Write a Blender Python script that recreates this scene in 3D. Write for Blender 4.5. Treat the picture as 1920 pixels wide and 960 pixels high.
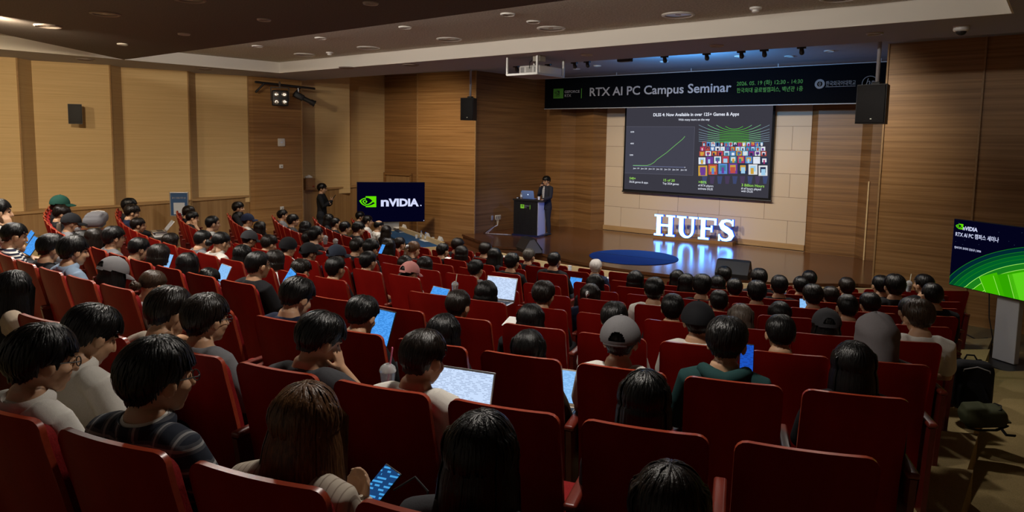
import bpy, math, random
from mathutils import Vector, Matrix
scene = bpy.context.scene
for o in list(bpy.data.objects):
    bpy.data.objects.remove(o)
COL = scene.collection
PI = math.pi
rad_ = math.radians

# ---------------------------------------------------------------- camera
CAMF, CX0, CY0 = 1299.384, 960.0, 395.0
RM = ((0.7815197, 0.0762458, -0.6192040), (0.6236639, -0.0693229, 0.7786126), (0.0164409, -0.9946763, -0.1017290))
EYE = Vector((7.5, 0.0, 3.25))
right = Vector((RM[0][0], RM[1][0], RM[2][0]))
up = -Vector((RM[0][1], RM[1][1], RM[2][1]))
fwd = Vector((RM[0][2], RM[1][2], RM[2][2]))
cd = bpy.data.cameras.new('camera')
cam = bpy.data.objects.new('camera', cd)
COL.objects.link(cam)
cam.matrix_world = Matrix(((right.x, up.x, -fwd.x, EYE.x), (right.y, up.y, -fwd.y, EYE.y), (right.z, up.z, -fwd.z, EYE.z), (0, 0, 0, 1)))
cd.sensor_width = 36
cd.sensor_fit = 'HORIZONTAL'
cd.lens = CAMF * 36 / 1920
cd.shift_y = -(480 - CY0) / 1920
cd.clip_start = 0.05
cd.clip_end = 200
scene.camera = cam

def ray(p):
    x, y = p[0] - CX0, p[1] - CY0
    return Vector([RM[i][0] * x + RM[i][1] * y + RM[i][2] * CAMF for i in range(3)])
def on(p, axis, val):
    d = ray(p)
    return EYE + d * ((val - EYE[axis]) / d[axis])

# ---------------------------------------------------------------- world, exposure, lamps of the hall and added lights
vs = scene.view_settings
vs.view_transform = 'Standard'
vs.look = 'None'
vs.exposure = 0.0
vs.gamma = 1.0
vs.use_curve_mapping = False
wd = bpy.data.worlds.new('hall_fill')
scene.world = wd
wd.use_nodes = True
wd.node_tree.nodes['Background'].inputs[0].default_value = (1.0, 0.82, 0.62, 1)
wd.node_tree.nodes['Background'].inputs[1].default_value = 0.10  # dim warm fill added all round, entering through the open rear

WARM = (1.0, 0.80, 0.56)
NEUT = (1.0, 0.92, 0.82)
def spot(name, loc, power, color, angle=130, blend=1.0, radius=0.06, target=None):
    ld = bpy.data.lights.new(name, 'SPOT')
    ld.energy = power
    ld.color = color
    ld.spot_size = rad_(angle)
    ld.spot_blend = blend
    ld.shadow_soft_size = radius
    o = bpy.data.objects.new(name, ld)
    COL.objects.link(o)
    o.location = loc
    if target is not None:
        o.rotation_euler = (Vector(target) - Vector(loc)).to_track_quat('-Z', 'Y').to_euler()
    return o
# ceiling lamps of the rear hall, behind the camera
for x in (-5.0, -1.0, 3.0):
    spot('ceiling_lamp', (x, -2.4, 4.60), 22, NEUT, 150, 1.0, 0.15)
# lamps in the brown ceiling above the nearest rows
for x, p in ((-4.8, 520), (-2.6, 520), (-0.4, 480), (2.2, 380), (5.4, 260)):
    spot('ceiling_lamp', (x, 2.9 if x > -3 else 2.4, 4.66), p, NEUT, 150, 1.0, 0.12)
# added spots out of view, brightening the left wall
for x, y, tx, ty, p in ((-4.9, 1.4, -9.6, 3.6, 420), (-3.2, 2.9, -9.2, 7.4, 620)):
    spot('wall_fill_spot', (x, y, 4.66), p, WARM, 95, 1.0, 0.10, (tx, ty, 2.4))
# added unseen light above the brown ceiling, brightening the textured strip and white band
cl = bpy.data.lights.new('strip_fill_light', 'AREA')
cl.shape = 'RECTANGLE'
cl.size, cl.size_y = 12.0, 0.06
cl.energy = 130
cl.color = NEUT
co = bpy.data.objects.new('strip_fill_light', cl)
COL.objects.link(co)
co.location = (-0.3, 5.6, 4.88)
co.rotation_euler = (PI / 2, 0, 0)
# added light below the unlit downlights of the textured ceiling strip
for x in (-5.43, -3.25, -1.1, 1.05, 3.2, 5.3):
    spot('ceiling_lamp', (x, 9.0, 4.955), 300 if x < 0 else 330, NEUT, 150, 1.0, 0.10)
# added lamp hidden in the slot to brighten the wall left of the stage
spot('stage_lamp', (-5.6, 11.7, 5.05), 420, WARM, 90, 1.0, 0.10, (-7.3, 15.0, 1.9))
# stage lamps hanging in the slot behind the soffit
for x, y, tx, p in ((-2.7, 12.6, -4.9, 300), (-1.2, 11.7, -1.8, 950), (1.2, 11.7, 0.8, 900), (3.3, 12.0, 4.2, 380)):
    spot('stage_lamp', (x, y, 5.0), p, (1.0, 0.86, 0.68), 75, 1.0, 0.10, (tx, 18.6, 1.4))
spot('stage_lamp', (3.6, 13.2, 4.9), 800, (0.08, 0.20, 1.0), 24, 0.6, 0.05, (-3.6, 15.1, 0.85))  # added blue spot that tints the lectern side and the monitor
spot('stage_lamp', (0.9, 13.2, 4.5), 650, (0.10, 0.45, 1.0), 140, 1.0, 0.05, (0.9, 14.4, 5.6))
# ---------------------------------------------------------------- helpers
class MB:
    def __init__(self):
        self.v, self.f, self.m, self.mi = [], [], [], 0
    def add(self, vs_, fs_, T=None):
        b = len(self.v)
        for p in vs_:
            p = Vector(p)
            self.v.append(T @ p if T is not None else p)
        for f in fs_:
            self.f.append([b + i for i in f])
            self.m.append(self.mi)
        return self
    def box(self, c, s, T=None):
        x, y, z = s[0] / 2, s[1] / 2, s[2] / 2
        vs_ = [(c[0] + i * x, c[1] + j * y, c[2] + k * z) for i in (-1, 1) for j in (-1, 1) for k in (-1, 1)]
        return self.add(vs_, [(0, 1, 3, 2), (4, 6, 7, 5), (0, 4, 5, 1), (2, 3, 7, 6), (0, 2, 6, 4), (1, 5, 7, 3)], T)
    def rbox(self, c, s, r, T=None, n=3):
        # box with rounded edges: a cube sphere pushed out to the corners
        r = min(r, min(s) / 2 * 0.999)
        h = [s[i] / 2 - r for i in range(3)]
        lat = 4 * n
        vs_, fs_ = [], []
        rings = 2 * n + 2
        segs = 4 * (n + 1)
        for i in range(rings):
            a = i if i <= n else i - 1
            ph = -PI / 2 + PI * a / (2 * n)
            sz = -1 if i <= n else 1
            for j in range(segs):
                q, t = divmod(j, n + 1)
                th = PI / 2 * q + PI / 2 * t / n
                sx = 1 if q in (0, 3) else -1
                sy = 1 if q in (0, 1) else -1
                vs_.append((c[0] + sx * h[0] + r * math.cos(ph) * math.cos(th), c[1] + sy * h[1] + r * math.cos(ph) * math.sin(th), c[2] + sz * h[2] + r * math.sin(ph)))
        for i in range(rings - 1):
            for j in range(segs):
                k = (j + 1) % segs
                fs_.append((i * segs + j, i * segs + k, (i + 1) * segs + k, (i + 1) * segs + j))
        fs_.append(tuple(range(segs))[::-1])
        fs_.append(tuple((rings - 1) * segs + j for j in range(segs)))
        return self.add(vs_, fs_, T)
    def ell(self, c, r, T=None, nu=16, nv=10):
        vs_ = [(c[0], c[1], c[2] + r[2])]
        for i in range(1, nv):
            ph = PI * i / nv
            for j in range(nu):
                th = 2 * PI * j / nu
                vs_.append((c[0] + r[0] * math.sin(ph) * math.cos(th), c[1] + r[1] * math.sin(ph) * math.sin(th), c[2] + r[2] * math.cos(ph)))
        vs_.append((c[0], c[1], c[2] - r[2]))
        fs_ = [(0, 1 + j, 1 + (j + 1) % nu) for j in range(nu)]
        for i in range(nv - 2):
            for j in range(nu):
                k = (j + 1) % nu
                a = 1 + i * nu
                fs_.append((a + j, a + nu + j, a + nu + k, a + k))
        a = 1 + (nv - 2) * nu
        fs_ += [(a + j, len(vs_) - 1, a + (j + 1) % nu) for j in range(nu)]
        return self.add(vs_, fs_, T)
    def tube(self, pts, radii, n=12, T=None, caps=True, side=None):
        # swept tube; a radius may be a number or (width, depth); round caps
        P = [Vector(p) for p in pts]
        R = [(r, r) if not isinstance(r, (tuple, list)) else r for r in radii]
        ref = Vector(side) if side else None
        rows = []
        for i, p in enumerate(P):
            d = (P[min(i + 1, len(P) - 1)] - P[max(i - 1, 0)])
            d = d.normalized() if d.length > 1e-9 else Vector((0, 0, 1))
            if ref is None:
                ref = Vector((1, 0, 0)) if abs(d.x) < 0.8 else Vector((0, 1, 0))
            u = (ref - d * ref.dot(d)).normalized()
            w = d.cross(u)
            ref = u
            rows.append((p, d, u, w, R[i]))
        seq = []
        if caps:
            p, d, u, w, r = rows[0]
            k = (r[0] + r[1]) / 2
            seq += [(p - d * k * 0.92, u, w, (r[0] * 0.4, r[1] * 0.4)), (p - d * k * 0.6, u, w, (r[0] * 0.8, r[1] * 0.8))]
        seq += [(p, u, w, r) for p, d, u, w, r in rows]
        if caps:
            p, d, u, w, r = rows[-1]
            k = (r[0] + r[1]) / 2
            seq += [(p + d * k * 0.6, u, w, (r[0] * 0.8, r[1] * 0.8)), (p + d * k * 0.92, u, w, (r[0] * 0.4, r[1] * 0.4))]
        vs_, fs_ = [], []
        for p, u, w, r in seq:
            for j in range(n):
                a = 2 * PI * j / n
                vs_.append(p + u * (r[0] * math.cos(a)) + w * (r[1] * math.sin(a)))
        for i in range(len(seq) - 1):
            for j in range(n):
                k = (j + 1) % n
                fs_.append((i * n + j, i * n + k, (i + 1) * n + k, (i + 1) * n + j))
        fs_.append(tuple(range(n))[::-1])
        fs_.append(tuple((len(seq) - 1) * n + j for j in range(n)))
        return self.add(vs_, fs_, T)
    def lathe(self, prof, n=20, T=None, c=(0, 0, 0)):
        vs_, fs_ = [], []
        for r, z in prof:
            for j in range(n):
                a = 2 * PI * j / n
                vs_.append((c[0] + r * math.cos(a), c[1] + r * math.sin(a), c[2] + z))
        for i in range(len(prof) - 1):
            for j in range(n):
                k = (j + 1) % n
                fs_.append((i * n + j, i * n + k, (i + 1) * n + k, (i + 1) * n + j))
        if prof[0][0] > 1e-6:
            fs_.append(tuple(range(n))[::-1])
        if prof[-1][0] > 1e-6:
            fs_.append(tuple((len(prof) - 1) * n + j for j in range(n)))
        return self.add(vs_, fs_, T)
    def prism(self, poly, a, b, axis=2, T=None):
        # polygon extruded from a to b along axis; polygon coordinates are the two other axes in order
        def mk(p, h):
            q = list(p)
            q.insert(axis, h)
            return tuple(q)
        n = len(poly)
        vs_ = [mk(p, a) for p in poly] + [mk(p, b) for p in poly]
        fs_ = [tuple(range(n))[::-1], tuple(range(n, 2 * n))]
        for i in range(n):
            j = (i + 1) % n
            fs_.append((i, j, n + j, n + i))
        return self.add(vs_, fs_, T)
    def mesh(self, name, mats, smooth=False, recalc=True):
        me = bpy.data.meshes.new(name)
        me.from_pydata([tuple(p) for p in self.v], [], self.f)
        for m in (mats if isinstance(mats, (list, tuple)) else [mats]):
            me.materials.append(m)
        if any(self.m):
            me.polygons.foreach_set('material_index', self.m)
        if recalc:
            import bmesh
            bm = bmesh.new()
            bm.from_mesh(me)
            bmesh.ops.recalc_face_normals(bm, faces=bm.faces)
            bm.to_mesh(me)
            bm.free()
        if smooth:
            me.polygons.foreach_set('use_smooth', [True] * len(me.polygons))
            if smooth != 'all':
                me.set_sharp_from_angle(angle=rad_(40))
        me.update()
        return me
    def build(self, name, mats, parent=None, smooth=False, loc=None):
        return link(name, self.mesh(name, mats, smooth), parent, loc)

def link(name, me, parent=None, loc=None, mat=None):
    o = bpy.data.objects.new(name, me)
    COL.objects.link(o)
    if parent is not None:
        o.parent = parent
    if loc is not None:
        o.location = loc
    if mat is not None:
        setmat(o, mat)
    return o
def setmat(o, m, i=0):
    o.material_slots[i].link = 'OBJECT'
    o.material_slots[i].material = m
def tag(o, label, cat, group=None):
    o['label'] = label
    o['category'] = cat
    if group:
        o['group'] = group
    return o
def thing(name, label, cat, loc=(0, 0, 0), rz=0, group=None):
    o = bpy.data.objects.new(name, None)
    o.empty_display_size = 0.1
    COL.objects.link(o)
    o.location = loc
    o.rotation_euler = (0, 0, rz)
    return tag(o, label, cat, group)
def struct(name, mb, mats, smooth=False, parent=None):
    o = mb.build(name, mats, parent, smooth)
    if parent is None:
        o['kind'] = 'structure'
    return o
def RZ(a):
    return Matrix.Rotation(a, 4, 'Z')
def RX(a):
    return Matrix.Rotation(a, 4, 'X')
def RY(a):
    return Matrix.Rotation(a, 4, 'Y')
def TR(x, y, z):
    return Matrix.Translation((x, y, z))
def lerp(a, b, t):
    return a + (b - a) * t

# ---------------------------------------------------------------- materials
def mat(name, color, rough=0.6, spec=0.5, metal=0.0, emit=None, estr=1.0, trans=0.0, coat=0.0):
    m = bpy.data.materials.new(name)
    m.use_nodes = True
    b = m.node_tree.nodes['Principled BSDF']
    b.inputs['Base Color'].default_value = (*color, 1)
    b.inputs['Roughness'].default_value = rough
    b.inputs['Specular IOR Level'].default_value = spec
    b.inputs['Metallic'].default_value = metal
    if trans:
        b.inputs['Transmission Weight'].default_value = trans
        b.inputs['IOR'].default_value = 1.3
    if coat:
        b.inputs['Coat Weight'].default_value = coat
    if emit:
        b.inputs['Emission Color'].default_value = (*emit, 1)
        b.inputs['Emission Strength'].default_value = estr
    return m
def nodes(m):
    nt = m.node_tree
    return nt, nt.nodes['Principled BSDF']
def grain(name, c0, c1, scale=(1, 1, 30), rough=0.5, bump=0.0, detail=6, pos=(0.3, 0.7), spec=0.4, coat=0.0, c2=None):
    # two-tone streaks stretched along one direction of the object
    m = mat(name, c0, rough, spec, coat=coat)
    nt, b = nodes(m)
    tc = nt.nodes.new('ShaderNodeTexCoord')
    mp = nt.nodes.new('ShaderNodeMapping')
    mp.inputs['Scale'].default_value = scale
    nz = nt.nodes.new('ShaderNodeTexNoise')
    nz.inputs['Scale'].default_value = 1.0
    nz.inputs['Detail'].default_value = detail
    nz.inputs['Roughness'].default_value = 0.65
    cr = nt.nodes.new('ShaderNodeValToRGB')
    cr.color_ramp.elements[0].position = pos[0]
    cr.color_ramp.elements[1].position = pos[1]
    cr.color_ramp.elements[0].color = (*c0, 1)
    cr.color_ramp.elements[1].color = (*c1, 1)
    if c2:
        e = cr.color_ramp.elements.new((pos[0] + pos[1]) / 2)
        e.color = (*c2, 1)
    nt.links.new(tc.outputs['Object'], mp.inputs['Vector'])
    nt.links.new(mp.outputs['Vector'], nz.inputs['Vector'])
    nt.links.new(nz.outputs['Fac'], cr.inputs['Fac'])
    nt.links.new(cr.outputs['Color'], b.inputs['Base Color'])
    if bump:
        bp = nt.nodes.new('ShaderNodeBump')
        bp.inputs['Strength'].default_value = bump
        bp.inputs['Distance'].default_value = 0.004
        nt.links.new(nz.outputs['Fac'], bp.inputs['Height'])
        nt.links.new(bp.outputs['Normal'], b.inputs['Normal'])
    return m
def emis(name, color, s=1.0):
    m = bpy.data.materials.new(name)
    m.use_nodes = True
    nt = m.node_tree
    nt.nodes.remove(nt.nodes['Principled BSDF'])
    e = nt.nodes.new('ShaderNodeEmission')
    e.inputs[0].default_value = (*color, 1)
    e.inputs[1].default_value = s
    nt.links.new(e.outputs[0], nt.nodes['Material Output'].inputs[0])
    return m
def srgb(r, g, b):
    def c(v):
        v /= 255.0
        return v / 12.92 if v <= 0.04045 else ((v + 0.055) / 1.055) ** 2.4
    return (c(r), c(g), c(b))

M = {}
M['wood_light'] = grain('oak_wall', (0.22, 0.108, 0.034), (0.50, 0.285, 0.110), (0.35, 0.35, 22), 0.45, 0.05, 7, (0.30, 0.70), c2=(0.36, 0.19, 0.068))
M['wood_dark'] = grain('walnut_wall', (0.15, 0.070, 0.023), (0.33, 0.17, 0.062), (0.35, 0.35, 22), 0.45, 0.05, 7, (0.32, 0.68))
M['wood_vert'] = grain('oak_wainscot', (0.27, 0.15, 0.06), (0.40, 0.245, 0.11), (16, 16, 0.35), 0.45, 0.05, 5)
M['wood_trim'] = grain('oak_trim', (0.36, 0.21, 0.09), (0.46, 0.29, 0.13), (1, 1, 14), 0.45)
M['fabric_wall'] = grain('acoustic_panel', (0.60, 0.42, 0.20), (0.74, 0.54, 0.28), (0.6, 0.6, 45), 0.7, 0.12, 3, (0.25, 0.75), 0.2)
M['fabric_shaded'] = grain('acoustic_panel_shaded', (0.46, 0.31, 0.15), (0.58, 0.41, 0.21), (0.6, 0.6, 45), 0.7, 0.1, 3, (0.25, 0.75), 0.2)  # panel colour darkened to hold the shade of the returns
M['plaster'] = mat('soffit_paint', (0.40, 0.40, 0.46), 0.8, 0.2)
M['plaster_white'] = mat('white_paint', (0.84, 0.80, 0.72), 0.7, 0.2)
M['slab'] = grain('brown_ceiling', (0.150, 0.135, 0.125), (0.19, 0.17, 0.155), (60, 60, 60), 0.9, 0.25, 2, (0.4, 0.6), 0.1)
M['texture_ceiling'] = grain('textured_ceiling', (0.44, 0.43, 0.38), (0.62, 0.60, 0.54), (35, 35, 35), 0.9, 0.9, 3, (0.4, 0.6), 0.1)
M['stage_ceiling'] = mat('stage_ceiling_paint', (0.40, 0.44, 0.50), 0.7, 0.2)
M['carpet'] = grain('olive_carpet', (0.20, 0.145, 0.06), (0.29, 0.215, 0.10), (120, 120, 120), 0.95, 0.5, 3, (0.35, 0.65), 0.1)
M['carpet_edge'] = grain('carpet_edge', (0.24, 0.18, 0.08), (0.33, 0.25, 0.12), (120, 120, 120), 0.95, 0.5, 3, (0.35, 0.65), 0.1)
M['stage_floor'] = grain('stage_parquet', (0.085, 0.030, 0.012), (0.16, 0.062, 0.026), (1.2, 14, 1), 0.17, 0.03, 6, (0.3, 0.7), 0.5)
M['stage_edge'] = grain('stage_nosing', (0.12, 0.045, 0.02), (0.2, 0.08, 0.035), (2, 2, 20), 0.35)
M['cream_wood'] = grain('cream_birch', (0.62, 0.44, 0.21), (0.74, 0.55, 0.29), (3, 3, 20), 0.4)
M['black'] = mat('black_plastic', (0.012, 0.012, 0.013), 0.45)
M['black_matt'] = mat('black_cloth', (0.008, 0.008, 0.009), 0.9, 0.2)
M['grille'] = grain('speaker_grille', (0.010, 0.010, 0.011), (0.025, 0.025, 0.027), (300, 300, 300), 0.6, 0.3, 1)
M['metal'] = mat('brushed_steel', (0.55, 0.55, 0.56), 0.35, 0.5, 1.0)
M['white_plastic'] = mat('white_plastic', (0.78, 0.77, 0.74), 0.4)
M['grey_plastic'] = mat('grey_plastic', (0.32, 0.32, 0.33), 0.5)
M['grey_metal'] = mat('grey_painted_metal', (0.30, 0.31, 0.33), 0.45)
M['paper'] = mat('white_paper', (0.82, 0.81, 0.78), 0.7)
M['seat_wood'] = grain('mahogany_shell', (0.165, 0.0035, 0.0026), (0.240, 0.0075, 0.0048), (3, 3, 1.0), 0.50, 0.0, 4, (0.3, 0.7), 0.05)
M['seat_edge_lit'] = grain('mahogany_edge_lit', (0.25, 0.030, 0.012), (0.34, 0.050, 0.020), (8, 40, 40), 0.3, 0.0, 4, (0.3, 0.7), 0.5)  # highlight along the shell edges put in as a lighter orange brown
M['seat_fabric'] = grain('red_upholstery', (0.16, 0.004, 0.005), (0.24, 0.009, 0.009), (150, 150, 150), 0.85, 0.3, 2, (0.3, 0.7), 0.2)
M['seat_side'] = grain('mahogany_side', (0.075, 0.006, 0.004), (0.12, 0.011, 0.007), (3, 3, 1.0), 0.4, 0.0, 4)

def blocks(name):
    m = mat(name, (0.6, 0.5, 0.4), 0.65, 0.25)
    nt, b = nodes(m)
    tc = nt.nodes.new('ShaderNodeTexCoord')
    mp = nt.nodes.new('ShaderNodeMapping')
    mp.inputs['Rotation'].default_value = (PI / 2, 0, 0)
    br = nt.nodes.new('ShaderNodeTexBrick')
    br.inputs['Scale'].default_value = 1.0
    br.inputs['Brick Width'].default_value = 1.25
    br.inputs['Row Height'].default_value = 0.62
    br.inputs['Mortar Size'].default_value = 0.006
    br.inputs['Mortar Smooth'].default_value = 0.0
    br.inputs['Color1'].default_value = (0.62, 0.50, 0.37, 1)
    br.inputs['Color2'].default_value = (0.57, 0.46, 0.34, 1)
    br.inputs['Mortar'].default_value = (0.25, 0.19, 0.13, 1)
    nt.links.new(tc.outputs['Object'], mp.inputs['Vector'])
    nt.links.new(mp.outputs['Vector'], br.inputs['Vector'])
    nt.links.new(br.outputs['Color'], b.inputs['Base Color'])
    return m
M['blocks'] = blocks('stage_wall_blocks')

# ---------------------------------------------------------------- text
def text_mesh(s, size=1.0, bold=0.0, shear=0.0, width=None, align='LEFT', depth=0.0, spacing=1.0):
    c = bpy.data.curves.new('t', 'FONT')
    c.body = s
    c.size = size
    c.align_x = align
    c.offset = bold * size
    c.shear = shear
    c.extrude = depth
    c.space_character = spacing
    c.resolution_u = 3
    o = bpy.data.objects.new('t', c)
    COL.objects.link(o)
    dg = bpy.context.evaluated_depsgraph_get()
    me = bpy.data.meshes.new_from_object(o.evaluated_get(dg))
    bpy.data.objects.remove(o)
    bpy.data.curves.remove(c)
    if width and len(me.vertices):
        xs = [v.co.x for v in me.vertices]
        k = width / max(1e-6, max(xs) - min(xs))
        for v in me.vertices:
            v.co.x *= k
    return me
def put_text(name, s, parent, x, y, size, m, bold=0.0, width=None, align='LEFT', shear=0.0, off=0.004, spacing=1.0):
    # writing on a panel whose local frame is x right, z up, front towards -y
    me = text_mesh(s, size, bold, shear, width, align, 0.0, spacing)
    me.transform(RX(PI / 2))
    me.materials.clear()
    me.materials.append(m)
    me.name = name
    o = link(name, me, parent, (x, -off, y))
    return o
def svg_poly(d, seg=8):
    # small reader for a path of lines, cubic curves and closed loops
    import re
    tok = re.findall(r'[a-zA-Z]|-?\d*\.?\d+(?:e-?\d+)?', d)
    i, cur, start, out, poly, cmd, lastc = 0, [0, 0], [0, 0], [], [], '', None
    def num():
        nonlocal i
        v = float(tok[i])
        i += 1
        return v
    while i < len(tok):
        if tok[i].isalpha():
            cmd = tok[i]
            i += 1
            if cmd in 'zZ':
                out.append(poly)
                poly, cur = [], start[:]
                lastc = None
                continue
        rel = cmd.islower()
        bx, by = (cur if rel else (0, 0))
        k = cmd.lower()
        if k == 'm':
            if poly:
                out.append(poly)
            cur = [bx + num(), by + num()]
            start = cur[:]
            poly = [cur[:]]
            cmd = 'l' if rel else 'L'
            lastc = None
        elif k == 'l':
            cur = [bx + num(), by + num()]
            poly.append(cur[:])
            lastc = None
        elif k == 'h':
            cur = [bx + num(), cur[1]]
            poly.append(cur[:])
            lastc = None
        elif k == 'v':
            cur = [cur[0], (cur[1] if rel else 0) + num()]
            poly.append(cur[:])
            lastc = None
        elif k in 'cs':
            if k == 'c':
                p1 = [bx + num(), by + num()]
            else:
                p1 = [2 * cur[0] - lastc[0], 2 * cur[1] - lastc[1]] if lastc else cur[:]
            p2 = [bx + num(), by + num()]
            p3 = [bx + num(), by + num()]
            for s in range(1, seg + 1):
                t = s / seg
                u = 1 - t
                poly.append([u**3 * cur[j] + 3 * u * u * t * p1[j] + 3 * u * t * t * p2[j] + t**3 * p3[j] for j in (0, 1)])
            cur, lastc = p3, p2
    if poly:
        out.append(poly)
    return out
def fill_loops(loops, scale, cx, cy):
    # filled flat shape with holes, in the xz plane facing -y
    c = bpy.data.curves.new('l', 'CURVE')
    c.dimensions = '2D'
    c.fill_mode = 'BOTH'
    for lp in loops:
        if len(lp) > 1 and abs(lp[0][0] - lp[-1][0]) + abs(lp[0][1] - lp[-1][1]) < 1e-6:
            lp = lp[:-1]
        s = c.splines.new('POLY')
        s.points.add(len(lp) - 1)
        for p, q in zip(s.points, lp):
            p.co = ((q[0] - cx) * scale, -(q[1] - cy) * scale, 0, 1)
        s.use_cyclic_u = True
    o = bpy.data.objects.new('l', c)
    COL.objects.link(o)
    dg = bpy.context.evaluated_depsgraph_get()
    me = bpy.data.meshes.new_from_object(o.evaluated_get(dg))
    bpy.data.objects.remove(o)
    bpy.data.curves.remove(c)
    me.transform(RX(PI / 2))
    return me
EYE_PATH = ('M8.948 8.798v-1.43c.14-.01.28-.016.424-.018c3.922-.124 6.493 3.374 6.493 3.374s-2.774 3.851-5.75 3.851c-.398 0-.787-.062-1.158-.185v-4.346c1.528.185 1.837.857 2.747 2.385l2.04-1.714s-1.492-1.952-4-1.952c-.266-.001-.532.011-.796.035'
            'm0-4.735v2.138l.424-.027c5.45-.185 9.01 4.47 9.01 4.47s-4.08 4.964-8.33 4.964c-.37 0-.733-.035-1.095-.097v1.325c.3.035.61.062.91.062c3.957 0 6.82-2.023 9.593-4.408c.459.371 2.34 1.263 2.73 1.652c-2.633 2.208-8.772 3.984-12.253 3.984c-.335 0-.653-.018-.971-.053v1.864H24V4.063z'
            'm0 10.326v1.131c-3.657-.654-4.673-4.46-4.673-4.46s1.758-1.944 4.673-2.262v1.237H8.94c-1.528-.186-2.73 1.245-2.73 1.245s.68 2.412 2.739 3.11'
            'M2.456 10.9s2.164-3.197 6.5-3.533V6.201C4.153 6.59 0 10.653 0 10.653s2.35 6.802 8.948 7.42v-1.237c-4.84-.6-6.492-5.936-6.492-5.936z')
def put_logo(name, parent, x, y, h, m, off=0.004):
    me = fill_loops(svg_poly(EYE_PATH), h / 15.9, 0, 12)
    me.materials.clear()
    me.materials.append(m)
    return link(name, me, parent, (x, -off, y))
M['arm'] = grain('mahogany_arm', (0.10, 0.012, 0.007), (0.16, 0.022, 0.012), (30, 3, 30), 0.35, 0.0, 4)
# ---------------------------------------------------------------- the setting
CW = Vector((0.0, 19.25, 0.0))
def rad(k):
    return 19.19 - 1.008 * k if k <= 5 else 13.20 - 0.918 * (k - 6)
def hh(k):
    return 0.925 + 0.122 * k
def zf(k):
    return 3.25 - hh(k) - 0.98
def polar(r, th, z=0.0):
    t = rad_(th)
    return Vector((r * math.sin(t), CW.y - r * math.cos(t), z))
def xend(k):
    return 7.32 - 0.055 * k

def arc_block(r0, r1, x0, x1, z0, z1, mb, step=2.0):
    # block of a curved tier between two radii and two x limits
    def lim(r, x):
        return math.degrees(math.asin(max(-0.999, min(0.999, x / r))))
    n = 40
    vs_ = []
    for i in range(n + 1):
        t = i / n
        for r in (r0, r1):
            th = lerp(lim(r, x0), lim(r, x1), t)
            for z in (z0, z1):
                vs_.append(polar(r, th, z))
    fs_ = []
    for i in range(n):
        a, b = 4 * i, 4 * i + 4
        for (p, q) in ((0, 1), (1, 3), (3, 2), (2, 0)):
            fs_.append((a + p, a + q, b + q, b + p))
    fs_.append((0, 1, 3, 2))
    fs_.append((4 * n, 4 * n + 2, 4 * n + 3, 4 * n + 1))
    mb.add(vs_, fs_)
for k in range(-3, 11):
    mb = MB()
    arc_block(rad(k) + 0.14, rad(k + 1) + 0.14, -9.75, xend(k), zf(k) - 0.5, zf(k), mb)
    struct('floor', mb, M['carpet_edge'])
# sloping side aisle at the right
mb = MB()
vs_, fs_ = [], []
NA = 10
for k in range(-3, 12):
    r = rad(k) + 0.45
    z = max(0.006, zf(k) - 0.09) if k < 11 else 0.006
    a0, a1 = math.asin((xend(k) + 0.003) / r), math.asin(min(0.99, 9.25 / r))
    for i in range(NA + 1):
        p = polar(r, math.degrees(lerp(a0, a1, i / NA)), z)
        vs_ += [p, Vector((p.x, p.y, z - 0.5))]
W_ = 2 * (NA + 1)
for k in range(14):
    for i in range(NA):
        a = k * W_ + 2 * i
        fs_ += [(a, a + 2, a + 2 + W_, a + W_), (a + 1, a + 1 + W_, a + 3 + W_, a + 3)]
    a = k * W_
    fs_.append((a, a + W_, a + 1 + W_, a + 1))
    a = k * W_ + 2 * NA
    fs_.append((a, a + 1, a + 1 + W_, a + W_))
for a in (0, 14 * W_):
    fs_ += [(a + 2 * i, a + 2 * i + 2, a + 2 * i + 3, a + 2 * i + 1) for i in range(NA)]
struct('floor', mb.add(vs_, fs_), M['carpet'])
mb = MB()
mb.box((-0.2, 12.0, -0.10), (19.4, 9.0, 0.2))
struct('floor', mb, M['carpet'])

def wall_seg(name, p, q, z0, z1, m, t=0.06, z0b=None, z1b=None):
    p, q = Vector((p[0], p[1], 0)), Vector((q[0], q[1], 0))
    d = (q - p).normalized()
    n = Vector((d.y, -d.x, 0)) * t
    a0, b0 = z0, z0 if z0b is None else z0b
    a1, b1 = z1, z1 if z1b is None else z1b
    vs_ = []
    for pt, l, h in ((p, a0, a1), (q, b0, b1), (q - n, b0, b1), (p - n, a0, a1)):
        vs_ += [(pt.x, pt.y, l), (pt.x, pt.y, h)]
    mb = MB().add(vs_, [(0, 2, 3, 1), (2, 4, 5, 3), (4, 6, 7, 5), (6, 0, 1, 7), (1, 3, 5, 7), (0, 6, 4, 2)])
    return struct(name, mb, m)
def zcap(y):
    return 1.57 + 0.0245 * (y - 4.9)
# left wall: slanted acoustic panels with returns between them toned darker for shade, panelled wainscot below
pan = [((-10.25, 0.30), (-9.75, 1.63)), ((-10.05, 1.98), (-9.58, 3.26)), ((-9.90, 3.62), (-9.41, 4.92)), ((-9.74, 5.28), (-9.19, 6.60)), ((-9.51, 6.97), (-9.01, 8.26)), ((-9.35, 8.62), (-8.90, 9.74))]
for i, (a, b) in enumerate(pan):
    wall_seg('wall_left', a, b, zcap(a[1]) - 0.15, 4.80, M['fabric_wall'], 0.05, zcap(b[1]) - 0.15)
    mb = MB().box((b[0] + 0.004, b[1], 3.15), (0.02, 0.025, 3.2))
    struct('trim_1', mb, M['wood_trim'])
    if i + 1 < len(pan):
        c = pan[i + 1][0]
        wall_seg('wall_left', b, c, zcap(b[1]) - 0.15, 4.80, M['fabric_shaded'], 0.05, zcap(c[1]) - 0.15)
wall_seg('wall_left', (-8.90, 9.74), (-8.87, 9.86), 0, 4.8, M['wood_light'], 0.3)
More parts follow.
